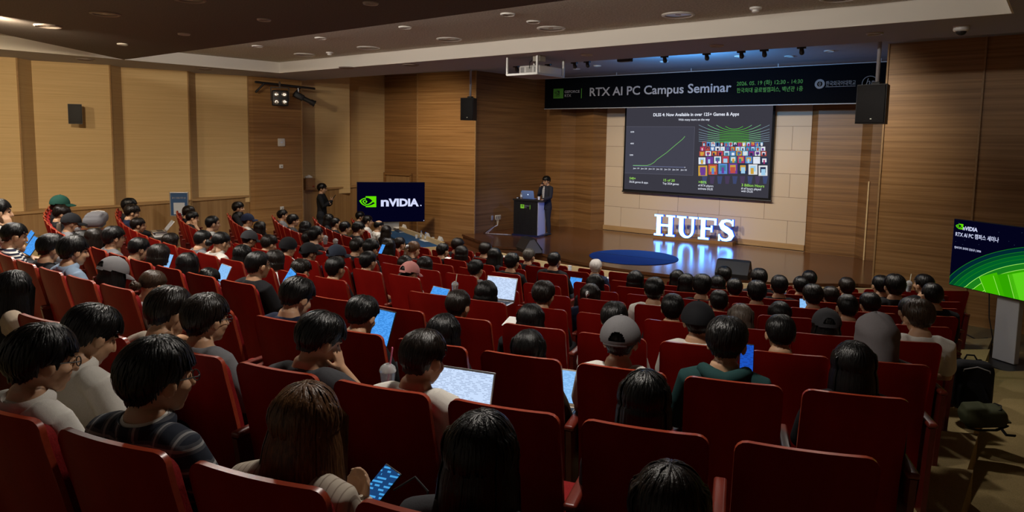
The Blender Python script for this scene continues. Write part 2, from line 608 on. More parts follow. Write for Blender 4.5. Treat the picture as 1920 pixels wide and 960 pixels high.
wall_seg('wall_left', (-8.87, 9.86), (-8.80, 11.25), 0, 4.8, M['wood_light'], 0.3)
wall_seg('wall_left', (-8.80, 11.25), (-9.45, 11.40), 0, 5.2, M['wood_light'], 0.05)
wall_seg('wall_left', (-9.45, 11.40), (-9.02, 13.05), 1.6, 5.3, M['fabric_wall'])
wall_seg('wall_left', (-9.02, 13.05), (-9.36, 13.35), 1.6, 5.3, M['fabric_shaded'])
wall_seg('wall_left', (-9.36, 13.35), (-9.35, 14.75), 1.6, 5.3, M['fabric_shaded'])
for (x0, y0, x1, y1) in ((-9.65, 0.3, -8.93, 9.80), (-9.10, 11.36, -9.12, 14.72)):
    wall_seg('wall_left', (x0, y0), (x1, y1), -0.2, zcap(y0), M['wood_vert'], 0.05, None, zcap(y1))
    a, b = Vector((x0, y0, 0)), Vector((x1, y1, 0))
    wall_seg('trim_2', (x0 + 0.035, y0), (x1 + 0.035, y1), zcap(y0) - 0.02, zcap(y0) + 0.03, M['wood_trim'], 0.62, zcap(y1) - 0.02, zcap(y1) + 0.03)
# front walls beside the stage
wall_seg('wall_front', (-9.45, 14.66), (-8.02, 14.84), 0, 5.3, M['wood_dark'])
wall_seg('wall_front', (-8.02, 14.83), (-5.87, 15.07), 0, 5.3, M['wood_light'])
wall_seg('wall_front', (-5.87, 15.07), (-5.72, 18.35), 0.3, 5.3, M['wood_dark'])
fold = [(-5.72, 18.35), (-5.06, 18.23), (-4.78, 18.62), (-3.91, 18.28), (-3.72, 18.77)]
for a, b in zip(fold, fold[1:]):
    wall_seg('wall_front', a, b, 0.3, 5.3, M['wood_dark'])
wall_seg('wall_front', (-3.72, 18.77), (2.34, 18.77), 0.3, 5.3, M['blocks'])
fold = [(2.34, 18.80), (2.52, 18.66), (3.55, 18.70), (3.86, 18.28), (4.45, 18.35)]
for a, b in zip(fold, fold[1:]):
    wall_seg('wall_front', a, b, 0.3, 5.3, M['wood_dark'])
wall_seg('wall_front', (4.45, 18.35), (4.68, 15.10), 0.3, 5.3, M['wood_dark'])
wall_seg('wall_front', (4.68, 15.10), (6.24, 14.98), 0, 5.3, M['wood_light'])
wall_seg('wall_front', (6.25, 14.99), (9.25, 14.75), 0, 5.3, M['wood_light'])
wall_seg('wall_right', (9.25, 14.75), (9.25, -3.0), -0.2, 5.3, M['wood_light'])
for (x, y, z0, z1) in ((-5.87, 15.06, 0, 5.2), (-8.02, 14.82, 0, 5.2), (4.68, 15.09, 0, 5.2), (6.245, 14.97, 0, 5.2), (-8.79, 11.25, 0, 4.75)):
    struct('trim_3', MB().box((x, y, (z0 + z1) / 2), (0.03, 0.03, z1 - z0)), M['wood_trim'])
struct('trim_4', MB().box((3.86, 18.26, 1.45), (0.03, 0.03, 1.9)), M['cream_wood'])
struct('baseboard_front', MB().box((-0.69, 18.74, 0.57), (6.06, 0.05, 0.14)), M['wood_trim'])
# side door by the stage: frame, leaf and lever
dr = Matrix.Translation((-8.77, 14.72, 0)) @ RZ(math.atan2(0.18, 1.43))
mb = MB()
for bx in (((-0.53, 0, 1.06), (0.07, 0.10, 2.13)), ((0.53, 0, 1.06), (0.07, 0.10, 2.13)), ((0, 0, 2.13), (1.13, 0.10, 0.07))):
    mb.box(bx[0], bx[1], dr)
door = struct('door_1', mb, M['wood_dark'])
MB().box((0, 0.02, 1.05), (1.0, 0.045, 2.10), dr).build('door_leaf', M['wood_vert'], door)
MB().tube([dr @ Vector((0.40, -0.05, 1.0)), dr @ Vector((0.28, -0.05, 1.0))], [0.011, 0.010], 8).build('door_handle', M['metal'], door)

# ceilings
mb = MB()
mb.prism([(-10.4, 9.7), (9.3, 9.7), (9.3, 11.3), (-10.4, 11.3)], 4.75, 5.3)
mb.prism([(-10.6, -3.0), (-8.65, -3.0), (-7.93, 4.24), (-7.39, 9.7), (-10.6, 9.7)], 4.75, 5.3)
mb.prism([(6.92, -3.0), (9.3, -3.0), (9.3, 9.7), (6.92, 9.7)], 4.75, 5.3)
struct('ceiling', mb, M['plaster'])
mb = MB().box((-0.24, 9.69, 4.875), (14.32, 0.02, 0.252))
struct('trim_5', mb, M['plaster_white'])
wall_seg('trim_5', (-8.64, -3.0), (-7.38, 9.7), 4.749, 5.0, M['plaster_white'], 0.02)
struct('trim_5', MB().box((6.91, 3.35, 4.875), (0.02, 12.7, 0.252)), M['plaster_white'])
struct('ceiling', MB().box((-0.7, 3.35, 5.05), (16.4, 12.7, 0.1)), M['texture_ceiling'])
struct('ceiling', MB().prism([(-7.22, 6.1), (-5.07, 3.47), (-5.07, -3.0), (6.85, -3.0), (6.85, 6.1)], 4.70, 4.78), M['slab'])
struct('ceiling', MB().box((-0.3, 15.2, 5.25), (19.4, 7.8, 0.1)), M['stage_ceiling'])

# stage
ST = 0.50
poly = [(-5.87, 15.05), (-6.05, 14.72), (-3.9, 13.62)]
for i in range(25):
    p = polar(6.12, lerp(-31.0, 46.5, i / 24))
    poly.append((p.x, p.y))
poly += [(4.68, 15.10), (4.45, 18.5), (-5.72, 18.5)]
struct('floor', MB().prism(poly, ST - 0.06, ST), M['stage_floor'])
inner = [(p[0], p[1] + 0.04) for p in poly[:-2]] + [(4.4, 18.4), (-5.6, 18.4)]
struct('floor', MB().prism(inner, 0.0, ST - 0.055), M['stage_edge'])
struct('floor', MB().prism([(-6.6, 14.55), (-4.0, 13.25), (-3.85, 13.55), (-6.3, 14.85)], 0.0, 0.25), M['stage_edge'])
# ---------------------------------------------------------------- seats
PITCH = 0.556
ANCH = {0: 17.0, 1: 18.0, 2: 17.04, 3: 18.0, 4: 16.95, 5: 18.09, 6: 21.75, 7: 18.0, 8: 16.6, 9: 17, 10: 17}
def proj(p):
    d = Vector(p) - EYE
    c = [sum(RM[i][j] * d[i] for i in range(3)) for j in range(3)]
    return (CX0 + c[0] / c[2] * CAMF, CY0 + c[1] / c[2] * CAMF, c[2])
def seat_theta(k, j):
    # angle of the middle of seat j in row k
    s = j * PITCH + 0.235
    if j <= -4:
        s -= 0.12
    return ANCH[k] + math.degrees(s / rad(k))
def seat_ok(k, j):
    th = seat_theta(k, j)
    h = math.degrees(0.235 / rad(k))
    if polar(rad(k), th - h).x < -6.85 or polar(rad(k), th + h).x > 7.19 - 0.05 * k:
        return False
    if k == 10 and th < -12.5:
        return False
    if k == 9 and -13 <= j <= -10:
        return False
    return abs(th) < 65
SEATS = {}
for k in range(11):
    js = [j for j in range(-40, 30) if seat_ok(k, j)]
    if k > 0:
        gap = min(js, key=lambda j: abs(polar(rad(k), seat_theta(k, j)).x - 2.38))   # the straight middle aisle
        js.remove(gap)
    for j in js:
        a = proj(polar(rad(k), seat_theta(k, j), 3.25 - hh(k)))
        if a[2] > 0.3 and -110 < a[0] < 2000 and a[1] < 1250:
            SEATS[(k, j)] = (len(js) - 1 - js.index(j), len(js))     # place counted from the right aisle

def shell(mb, w0, w1, path, off, th, rc, nx=20, nz=14, curve=0.02, rim=True):
    # curved board: width w0 at the foot, w1 at the head, path of (y, z), rounded head corners
    def pt(u, v, side):
        hw = lerp(w0, w1, v) / 2
        x = u * hw
        s = v * (len(path) - 1)
        i = min(int(s), len(path) - 2)
        t = s - i
        y, z = lerp(path[i][0], path[i + 1][0], t), lerp(path[i][1], path[i + 1][1], t)
        edge = hw - abs(x)
        ztop = path[-1][1]
        if edge < rc:
            drop = rc - math.sqrt(max(0, rc * rc - (rc - edge) ** 2))
            z -= drop * max(0.0, (v - 0.5) * 2)
        return (x, y + off + curve * u * u + (th if side else 0), z)
    n = (nx + 1) * (nz + 1)
    us = [-math.cos(PI * i / nx) for i in range(nx + 1)]
    vs_ = [pt(us[i], j / nz, s) for s in (0, 1) for j in range(nz + 1) for i in range(nx + 1)]
    ix = lambda i, j, s: s * n + j * (nx + 1) + i
    fs_ = []
    mb.mi = 0
    for j in range(nz):
        for i in range(nx):
            fs_.append((ix(i, j, 0), ix(i + 1, j, 0), ix(i + 1, j + 1, 0), ix(i, j + 1, 0)))
            fs_.append((ix(i, j, 1), ix(i, j + 1, 1), ix(i + 1, j + 1, 1), ix(i + 1, j, 1)))
    mb.add(vs_, fs_)
    b = len(mb.v) - 2 * n
    mb.mi = 1 if rim else 0
    def q(a, c):
        mb.f.append([b + a[0], b + a[1], b + c[1], b + c[0]])
        mb.m.append(mb.mi)
    for i in range(nx):
        q((ix(i, nz, 0), ix(i, nz, 1)), (ix(i + 1, nz, 0), ix(i + 1, nz, 1)))
        q((ix(i, 0, 0), ix(i, 0, 1)), (ix(i + 1, 0, 0), ix(i + 1, 0, 1)))
    for j in range(nz):
        q((ix(0, j, 0), ix(0, j, 1)), (ix(0, j + 1, 0), ix(0, j + 1, 1)))
        q((ix(nx, j, 0), ix(nx, j, 1)), (ix(nx, j + 1, 0), ix(nx, j + 1, 1)))
    mb.mi = 0
BACK = [(0.125, 0.24), (0.118, 0.35), (0.100, 0.50), (0.072, 0.64), (0.042, 0.78), (0.014, 0.90), (0.0, 0.98)]
mb = MB()
shell(mb, 0.475, 0.470, BACK, 0.0, 0.021, 0.045)
me_back = mb.mesh('back_panel', [M['seat_wood'], M['seat_edge_lit']], True)
mb = MB()
shell(mb, 0.43, 0.42, [(y, z - 0.045) for y, z in BACK[1:]], 0.021, 0.052, 0.06, rim=False)
me_cush = mb.mesh('back_cushion', M['seat_fabric'], True)
mb = MB().rbox((0, 0.37, 0.385), (0.45, 0.44, 0.11), 0.045)
me_seat = mb.mesh('seat_cushion', M['seat_fabric'], True)
mb = MB()
mb.prism([(0.10, 0.0), (0.37, 0.0), (0.47, 0.56), (0.45, 0.585), (0.04, 0.585), (0.055, 0.5)], 0.262, 0.292, 0)
me_side = mb.mesh('side_panel', M['seat_side'])
me_side_l = me_side.copy()
me_side_l.transform(TR(-0.554, 0, 0))
mb = MB().rbox((0.277, 0.265, 0.60), (0.056, 0.45, 0.032), 0.013)
me_arm = mb.mesh('armrest', M['arm'], True)
me_arm_l = me_arm.copy()
me_arm_l.transform(TR(-0.554, 0, 0))
ORD = ['first', 'second', 'third', 'fourth', 'fifth', 'sixth', 'seventh', 'eighth', 'ninth', 'tenth', 'eleventh', 'twelfth', 'thirteenth', 'fourteenth', 'fifteenth', 'sixteenth', 'seventeenth', 'eighteenth', 'nineteenth', 'twentieth', 'twenty-first', 'twenty-second', 'twenty-third', 'twenty-fourth', 'twenty-fifth', 'twenty-sixth', 'twenty-seventh', 'twenty-eighth', 'twenty-ninth', 'thirtieth', 'thirty-first', 'thirty-second', 'thirty-third', 'thirty-fourth']
ROWN = ['nearest row', 'second row from the camera', 'third row from the camera', 'fourth row from the camera', 'fifth row from the camera', 'sixth row from the camera', 'fifth row from the stage', 'fourth row from the stage', 'third row from the stage', 'second row from the stage', 'front row by the desks']
SEATOBJ = {}
for (k, j), (n, tot) in SEATS.items():
    p = polar(rad(k), seat_theta(k, j), zf(k))
    if n == 0:
        lab = 'red wooden seat at the right aisle end of the %s' % ROWN[k]
    else:
        lab = 'red wooden seat, %s from the right aisle in the %s' % (ORD[n], ROWN[k])
    s = thing('auditorium_seat', lab, 'seat', p, rad_(seat_theta(k, j)), 'auditorium seats in the ' + ROWN[k])
    SEATOBJ[(k, j)] = s
    link('back_panel', me_back, s)
    link('back_cushion', me_cush, s)
    link('seat_cushion', me_seat, s)
    link('side_panel', me_side, s)
    link('armrest', me_arm, s)
    if n == tot - 1 or (k, j - 1) not in SEATS or (j == -3 and k < 6):
        link('side_panel', me_side_l, s)
        link('armrest', me_arm_l, s)
# ---------------------------------------------------------------- stage things
TXT_WHITE = mat('print_white', (0.30, 0.30, 0.33), 0.6, 0.2)
TXT_GREEN = mat('print_green', (0.06, 0.22, 0.03), 0.6, 0.2)
TXT_GREY = mat('print_grey', (0.17, 0.17, 0.18), 0.6, 0.2)
TXT_DARK = mat('print_dark', (0.01, 0.02, 0.01), 0.6, 0.2)
# banner over the stage
BY = 17.40
bn = thing('banner', 'long black seminar banner with white and green lettering over the stage', 'banner', (-0.40, BY, 4.205))
bx = lambda p: (on(p, 1, BY).x + 0.40, on(p, 1, BY).z - 4.205)
MB().box((0, 0.02, 0.455), (9.46, 0.035, 0.905)).build('banner_cloth', mat('banner_black', (0.0025, 0.003, 0.0045), 0.8, 0.03), bn)
mb = MB()
mb.box((0, 0.02, 0.0), (9.48, 0.05, 0.02)).box((0, 0.02, 0.91), (9.48, 0.05, 0.02))
mb.build('rail', M['grey_metal'], bn)
for x in (-4.5, -2.25, 0.0, 2.25, 4.5):
    MB().box((x, 0.03, 0.955), (0.02, 0.02, 0.10)).build('hanger', M['grey_metal'], bn)
def ban(name, s, p0, p1, size, m, bold=0.0, shear=0.0):
    a, b = bx(p0), bx(p1)
    return put_text(name, s, bn, a[0], a[1], size, m, bold, b[0] - a[0], 'LEFT', shear)
a, b = bx((1037.5, 184.5)), bx((1056, 184))
MB().box(((a[0] + b[0]) / 2, 0.0, a[1] + 0.14), (b[0] - a[0], 0.004, 0.29)).build('logo_square', TXT_GREEN, bn)
put_logo('eye_logo', bn, a[0] + 0.045, a[1] + 0.165, 0.12, TXT_DARK, 0.006)
put_text('logo_word', 'nVIDIA', bn, a[0] + 0.045, a[1] + 0.05, 0.06, TXT_DARK, 0.01, 0.19, 'LEFT', 0, 0.006)
ban('banner_text', 'GEFORCE', (1058.5, 174.6), (1086.5, 173.6), 0.105, TXT_WHITE, 0.012)
ban('banner_text', 'RTX', (1058.5, 181.8), (1070.5, 181.5), 0.105, TXT_WHITE, 0.012)
a = bx((1090, 184))
MB().box((a[0], 0.0, a[1] + 0.14), (0.022, 0.004, 0.29)).build('divider', TXT_GREEN, bn)
ban('banner_title', 'RTX AI PC Campus Seminar', (1104.5, 180.0), (1369.5, 172.5), 0.335, TXT_WHITE, 0.016)
ban('banner_date', '2026. 05. 19 (화) 12:30 - 14:30', (1381, 160.5), (1505, 156.5), 0.135, TXT_GREEN, 0.01)
ban('banner_place', '한국외대 글로벌캠퍼스, 백년관 1층', (1381, 173.5), (1505, 170.0), 0.135, TXT_GREEN, 0.01)
c = bx((1537, 157.5))
mb = MB()
T = TR(c[0], -0.002, c[1]) @ RX(PI / 2)
mb.lathe([(0.060, 0), (0.075, 0.001), (0.105, 0.001), (0.112, 0)], 28, T)
mb.build('university_crest', TXT_GREY, bn)
mb = MB()
for i in range(5):
    mb.box((c[0], -0.004, c[1] - 0.04 + i * 0.02), (0.075 - abs(i - 2) * 0.02, 0.003, 0.010))
mb.build('crest_inner', TXT_GREY, bn)
ban('university_name', '한국외국어대학교', (1548, 160.5), (1604, 159), 0.125, TXT_GREY, 0.01)
a, b = bx((1548, 163)), bx((1604, 161.5))
MB().box(((a[0] + b[0]) / 2, 0, a[1]), (b[0] - a[0], 0.004, 0.012)).build('underline', TXT_GREY, bn)
c = bx((1631, 156))
mb = MB().lathe([(0.150, 0), (0.152, 0.002), (0.165, 0.002), (0.167, 0)], 32, TR(c[0], -0.002, c[1]) @ RX(PI / 2))
mb.build('round_logo', TXT_GREY, bn)
put_text('round_logo_word', 'hp', bn, c[0] - 0.10, c[1] - 0.06, 0.25, TXT_GREY, 0.0, 0.20, 'LEFT', 0.3)

# projection screen with the slide
SY = 18.62
SX0, SZ0, SW, SH = -2.965, 1.805, 4.36, 2.46
E_BG = emis('slide_background', srgb(58, 57, 66), 1.0)
E_W = emis('slide_white', (0.80, 0.84, 0.95), 1.0)
E_G = emis('slide_green', (0.32, 0.72, 0.10), 1.0)
E_LG = emis('slide_line_green', (0.16, 0.46, 0.12), 1.0)
E_AX = emis('slide_axis', (0.22, 0.26, 0.48), 1.0)
E_BOX = emis('slide_panel', srgb(66, 66, 78), 1.0)
E_NAVY = emis('screen_navy', srgb(3, 3, 26), 1.0)
scr = thing('projection_screen', 'large projection screen showing a dark slide with a rising green curve', 'projection screen', (SX0, SY, SZ0))
def S(zx, zy):
    q = on((1140 + zx / 4.365, 180 + zy / 4.365), 1, SY)
    return (q.x - SX0, q.z - SZ0)
MB().box((SW / 2, 0.02, SH / 2), (SW + 0.10, 0.02, SH + 0.10)).build('screen_border', M['black_matt'], scr)
MB().box((SW / 2, 0.004, SH / 2 + 0.01), (SW - 0.02, 0.008, SH)).build('slide_background', E_BG, scr)
MB().tube([(-0.06, 0.02, -0.06), (SW + 0.06, 0.02, -0.06)], [0.022, 0.022], 10).build('weight_bar', M['black'], scr)
for x in (0.3, SW - 0.3):
    MB().box((x, 0.08, SH - 0.1), (0.08, 0.12, 0.08)).build('wall_bracket', M['black'], scr)
def poly_strip(pts, w, m, name, par, off):
    vs_, fs_ = [], []
    for i, p in enumerate(pts):
        a, b = pts[max(0, i - 1)], pts[min(len(pts) - 1, i + 1)]
        d = Vector((b[0] - a[0], 0, b[1] - a[1])).normalized()
        n = Vector((-d.z, 0, d.x)) * w / 2
        c = Vector((p[0], -off, p[1]))
        vs_ += [c + n, c - n]
    for i in range(len(pts) - 1):
        fs_.append((2 * i, 2 * i + 1, 2 * i + 3, 2 * i + 2))
    return MB().add(vs_, fs_).build(name, m, par)
a, b, c, d = S(150, 250), S(710, 252), S(695, 650), S(137, 630)
MB().add([(p[0], -0.002, p[1]) for p in (a, b, c, d)], [(0, 1, 2, 3)]).build('chart_panel', E_BOX, scr)
for l in ((a, b), (b, c), (c, d)):
    poly_strip(l, 0.008, emis('slide_rule', srgb(95, 95, 110)), 'chart_outline', scr, 0.003)
poly_strip([S(*p) for p in ((205, 568), (320, 569), (350, 560), (378, 543), (400, 521), (440, 492), (480, 464), (510, 438), (545, 408), (585, 375), (612, 352), (630, 330))], 0.016, E_LG, 'chart_curve', scr, 0.006)
poly_strip([S(205, 571), S(630, 584)], 0.009, E_AX, 'chart_axis', scr, 0.005)
MB().lathe([(0.012, 0), (0.0, 0.002)], 10, TR(S(630, 584)[0], -0.006, S(630, 584)[1]) @ RX(PI / 2)).build('axis_end', E_W, scr)
def sl(name, s, x0, y, x1, size, m, bold=0.008):
    a, b = S(x0, y), S(x1, y)
    put_text(name, s, scr, a[0], a[1], size, m, bold, b[0] - a[0], 'LEFT', 0, 0.007)
sl('slide_title', 'DLSS 4: Now Available in over 125+ Games & Apps', 370, 166, 1070, 0.125, E_W, 0.018)
sl('slide_subtitle', 'With many more on the way', 577, 202, 833, 0.085, E_W)
for t, x, y in (('600', 185, 299), ('400', 183, 394), ('200', 177, 488)):
    sl('axis_label', t, x, y, x + 29, 0.06, E_W)
for i, x in enumerate((208, 271, 334, 398, 463, 529, 597)):
    sl('axis_label', 'Jan %d' % (19 + i), x, 596 + i * 2.2, x + 50, 0.055, E_W)
for t, x0, y, x1, g in (('540+', 176, 682, 226, 1), ('DLSS games & apps', 175, 708, 327, 0), ('15 of 20', 450, 697, 541, 1), ('Top 2024 games', 448, 722, 580, 0), ('>80%', 740, 713, 806, 1), ('of RTX players', 738, 738, 862, 0), ('activate DLSS', 737, 764, 858, 0), ('3 Billion Hours', 1092, 738, 1278, 1), ('# of hours played', 1091, 763, 1253, 0), ('with DLSS', 1090, 785, 1186, 0)):
    sl('slide_figure' if g else 'slide_caption', t, x0, y, x1, 0.10 if g else 0.082, E_G if g else E_W, 0.012 if g else 0.006)
rnd = random.Random(4)
mb = MB()
cols = [(0.05, 0.75, 0.10), (0.25, 0.75, 0.35), (0.35, 0.50, 0.55)]
for i in range(11):
    y0, cx, hw = 236 + i * 12.5, 1033, 90 + i * 38
    pts = []
    for s in range(-12, 13):
        x = cx + s / 12 * 290
        dy = 36 * (1 - (s / 12 * 290 / hw) ** 2)
        if y0 + dy > 232 and dy > -60 - i * 5 and y0 + dy < 380:
            pts.append((x, y0 + dy))
    for p, q in zip(pts, pts[1:]):
        d = abs((p[0] + q[0]) / 2 - cx) / 290
        mb.mi = 0 if d < 0.45 else (1 if d < 0.75 else 2)
        a, b = S(*p), S(*q)
        h = 0.0055
        mb.add([(a[0], -0.003, a[1] - h), (b[0], -0.003, b[1] - h), (b[0], -0.003, b[1] + h), (a[0], -0.003, a[1] + h)], [(0, 1, 2, 3)])
mb.build('light_lines', [emis('beam_green', (0.10, 0.60, 0.05)), emis('beam_pale', (0.22, 0.60, 0.30)), emis('beam_grey', (0.22, 0.32, 0.40))], scr)
tilecols = [(0.75, 0.80, 0.9), (0.10, 0.25, 0.6), (0.35, 0.6, 0.8), (0.5, 0.08, 0.06), (0.02, 0.03, 0.08), (0.7, 0.72, 0.75), (0.15, 0.05, 0.3), (0.6, 0.35, 0.05), (0.4, 0.03, 0.15), (0.05, 0.2, 0.3)]
tm = [emis('cover_colour', c) for c in tilecols]
mb = MB()
for (y0, y1, n, x0, x1, cv) in ((376, 412, 14, 770, 1276, 2), (415, 448, 13, 752, 1290, 0), (450, 488, 11, 745, 1300, -4), (492, 548, 9, 738, 1312, -14), (552, 636, 7, 735, 1310, -24)):
    w = (x1 - x0) / n
    for i in range(n):
        xa, xb = x0 + i * w + w * 0.06, x0 + (i + 1) * w - w * 0.06
        t = ((xa + xb) / 2 - 1025) / 290
        dy = -cv * t * t
        k = rnd.randrange(len(tm))
        for (fx0, fx1, fy0, fy1, kk, o) in ((0, 1, 0, 1, k, 0.003), (0.18, 0.82, 0.15, 0.7, rnd.randrange(len(tm)), 0.0045), (rnd.uniform(0.2, 0.4), rnd.uniform(0.55, 0.8), 0.35, 0.95, rnd.randrange(len(tm)), 0.006)):
            mb.mi = kk
            q = [S(lerp(xa, xb, fx), lerp(y0, y1, fy) + dy) for fx, fy in ((fx0, fy1), (fx1, fy1), (fx1, fy0), (fx0, fy0))]
            mb.add([(p[0], -o, p[1]) for p in q], [(0, 1, 2, 3)])
mb.build('cover_wall', tm, scr)
mb = MB()
for i in range(9):
    x = 770 + i * 62
    a, b = S(x, 655), S(x + 40, 655 + 65)
    mb.mi = i % 2
    mb.add([(a[0], -0.0025, a[1]), (b[0], -0.0025, a[1]), (b[0] - 0.03, -0.0025, b[1]), (a[0] + 0.03, -0.0025, b[1])], [(0, 1, 2, 3)])
mb.build('cover_reflections', [emis('reflect_blue', srgb(62, 72, 110)), emis('reflect_violet', srgb(72, 60, 88))], scr)

# lit letters
L0, L1 = on((1224, 447), 2, ST), on((1372.8, 460.6), 2, ST)
dv = L1 - L0
HW = dv.length
hs = thing('letter_sign', 'lit white HUFS letters with blue edges standing on the stage', 'sign', L0, math.atan2(dv.y, dv.x))
LF = emis('letter_glow', (0.115, 0.34, 1.0), 9.0)
LS = emis('letter_edge_blue', (0.02, 0.08, 0.9), 1.0)
MB().box((HW / 2, 0.22, 0.045), (HW, 0.40, 0.09)).build('plinth', M['wood_dark'], hs)
h = 0.60
def rc(x0, z0, x1, z1):
    return [(x0, z0), (x1, z0), (x1, z1), (x0, z1)]
H_ = [rc(0, 0, .42, .085), rc(0, .915, .42, 1), rc(.56, 0, .98, .085), rc(.56, .915, .98, 1), rc(.11, 0, .31, 1), rc(.67, 0, .87, 1), rc(.3, .45, .68, .56)]
U_ = [rc(0, .915, .44, 1), rc(.56, .915, .95, 1)]
up_ = [(.11, 1), (.11, .36)] + [(.455 - .345 * math.cos(a), .36 - .375 * math.sin(a)) for a in [i * PI / 16 for i in range(1, 16)]] + [(.80, .36), (.80, 1), (.685, 1), (.685, .36)] + [(.50 + .185 * math.cos(a), .36 - .27 * math.sin(a)) for a in [i * PI / 16 for i in range(1, 16)]] + [(.315, .36), (.315, 1)]
U_.append(up_)
F_ = [rc(0, 0, .48, .085), rc(0, .915, .80, 1), rc(.11, 0, .31, 1), rc(.70, .70, .80, 1), rc(.3, .46, .62, .56), rc(.55, .36, .63, .66)]
sp = [(.64, .76, .02), (.60, .86, .045), (.50, .93, .055), (.36, .945, .055), (.20, .885, .085), (.145, .76, .11), (.21, .63, .125), (.37, .53, .135), (.53, .42, .125), (.60, .27, .115), (.53, .125, .09), (.38, .06, .06), (.22, .065, .055), (.11, .14, .045), (.06, .26, .02)]
lft, rgt = [], []
for i, p in enumerate(sp):
    a, b = sp[max(0, i - 1)], sp[min(len(sp) - 1, i + 1)]
    d = Vector((b[0] - a[0], b[1] - a[1])).normalized()
    lft.append((p[0] - d.y * p[2], p[1] + d.x * p[2]))
    rgt.append((p[0] + d.y * p[2], p[1] - d.x * p[2]))
S_ = [lft + rgt[::-1], rc(.60, .71, .67, 1), rc(.03, 0, .10, .30)]
x = 0.01
for nm, polys, adv, zo in (('H', H_, 1.06, 0), ('U', U_, 1.0, 0), ('F', F_, .87, 0), ('S', S_, .72, 0)):
    k = HW / 3.62
    mbs, mbf = MB(), MB()
    for pl in polys:
        pp = [(x + q[0] * k, 0.095 + q[1] * h) for q in pl]
        mbs.prism(pp, 0.06, 0.17, 1)
        mbf.add([(q[0], 0.052, q[1]) for q in pp], [tuple(range(len(pp)))])
        mbf.add([(q[0], 0.058, q[1]) for q in pp], [tuple(range(len(pp)))[::-1]])
        n = len(pp)
    lo = mbs.build('letter', LS, hs)
    mbf.build('lit_face', LF, lo)
    x += adv * k

# round blue mat on the stage
mat_blue = grain('blue_mat', (0.003, 0.045, 0.26), (0.005, 0.065, 0.34), (1.5, 40, 1), 0.75, 0.2, 4, (0.3, 0.7), 0.2)
dm = thing('round_mat', 'large round blue mat lying on the stage floor', 'mat', (-0.42, 14.66, ST))
mb = MB()
mb.lathe([(0.0, 0.0), (1.05, 0.0), (1.055, 0.006), (1.045, 0.014), (0.0, 0.014)], 64)
mb.build('mat_disc', mat_blue, dm, False)
MB().box((0, 0, 0.0145), (2.04, 0.012, 0.002), RZ(0.12)).build('seam', M['black_matt'], dm)

# lectern
lc = thing('lectern', 'black ribbed lectern with pale side and green logo on the stage', 'lectern', (-4.52, 15.94, ST), math.atan2(0.15, 0.77))
mb = MB()
mb.box((0, 0, 0.53), (0.76, 0.54, 0.98))
for i in range(24):
    mb.box((-0.37 + i * 0.0322, -0.275, 0.53), (0.016, 0.014, 0.97))
mb.build('lectern_body', M['black'], lc)
MB().box((0.385, 0, 0.53), (0.016, 0.52, 0.97)).build('side_board', mat('pale_board', (0.62, 0.62, 0.66), 0.45), lc)
MB().box((0.02, 0, 0.025), (0.86, 0.62, 0.05)).build('lectern_foot', mat('blue_black', (0.01, 0.015, 0.06), 0.4), lc)
mb = MB()
mb.prism([(-0.30, 1.02), (0.34, 0.98), (0.34, 1.02), (-0.30, 1.07)], -0.40, 0.46, 0)
mb.build('lectern_top', M['black'], lc)
MB().box((-0.10, -0.287, 0.86), (0.115, 0.008, 0.11)).build('logo_square', emis('lectern_green', (0.16, 0.42, 0.03)), lc)
put_logo('eye_logo', lc, -0.145, 0.875, 0.05, TXT_DARK, 0.293)
put_text('logo_word', 'GEFORCE', lc, -0.03, 0.865, 0.05, TXT_WHITE, 0.01, 0.15, 'LEFT', 0, 0.29)
put_text('logo_word', 'RTX', lc, -0.03, 0.815, 0.05, TXT_WHITE, 0.01, 0.07, 'LEFT', 0, 0.29)
MB().box((0.145, -0.287, 0.85), (0.012, 0.006, 0.12)).build('divider', emis('lectern_green_bar', (0.12, 0.32, 0.03)), lc)
lt = lc.matrix_basis.copy()
def on_lect(x, y, z):
    m = TR(*lc.location) @ RZ(lc.rotation_euler.z)
    return m @ Vector((x, y, z))
LID = mat('silver_lid', (0.50, 0.55, 0.66), 0.35, 0.5, 0.6)
def laptop(name, label, loc, rz, w=0.32, d=0.22, open_=110, screen=None, body=None, group=None, ry=0.0):
    # base with keys and a hinged lid; the screen looks towards local -y
    t = thing(name, label, 'laptop', loc, rz, group)
    body = body or M['metal']
    MB().rbox((0, -d / 2, 0.008), (w, d, 0.015), 0.006).build('base', body, t, True)
    mb = MB()
    for r in range(5):
        for c in range(12):
            mb.box((-w * 0.40 + c * w * 0.073, -0.04 - r * 0.019, 0.0165), (w * 0.06, 0.015, 0.002))
    mb.build('keys', M['black'], t)
    T = RX(-rad_(open_ - 90))
    ld = MB().rbox((0, 0.004, d / 2), (w, 0.008, d), 0.0035, TR(0, 0.0, 0.014) @ T).build('lid', body, t, True)
    MB().box((0, -0.0012, d / 2 + 0.004), (w * 0.95, 0.002, d * 0.88), TR(0, 0.0, 0.014) @ T).build('screen', screen or M['black'], ld)
    return t
sl_ = emis('lid_glow', (0.7, 0.85, 1.0), 1.5)
q = on_lect(-0.02, -0.06, 1.055)
lp = laptop('laptop', 'open silver laptop lit blue on top of the lectern', q, lc.rotation_euler.z + PI + 0.1, 0.36, 0.25, 108, emis('lectern_screen', (0.3, 0.5, 1.0), 1.0), mat('lid_tinted_blue', (0.22, 0.36, 0.70), 0.35, 0.5, 0.2))  # blue stage light is put into the silver lid colour
MB().lathe([(0.0, 0.0), (0.016, 0.0)], 14, TR(0, 0.0, 0.014) @ RX(-rad_(18)) @ TR(0, 0.0095, 0.13) @ RX(-PI / 2)).build('lid_logo', sl_, lp)
CLEAR = mat('clear_plastic', (0.85, 0.9, 0.95), 0.08, 0.5, trans=0.85)
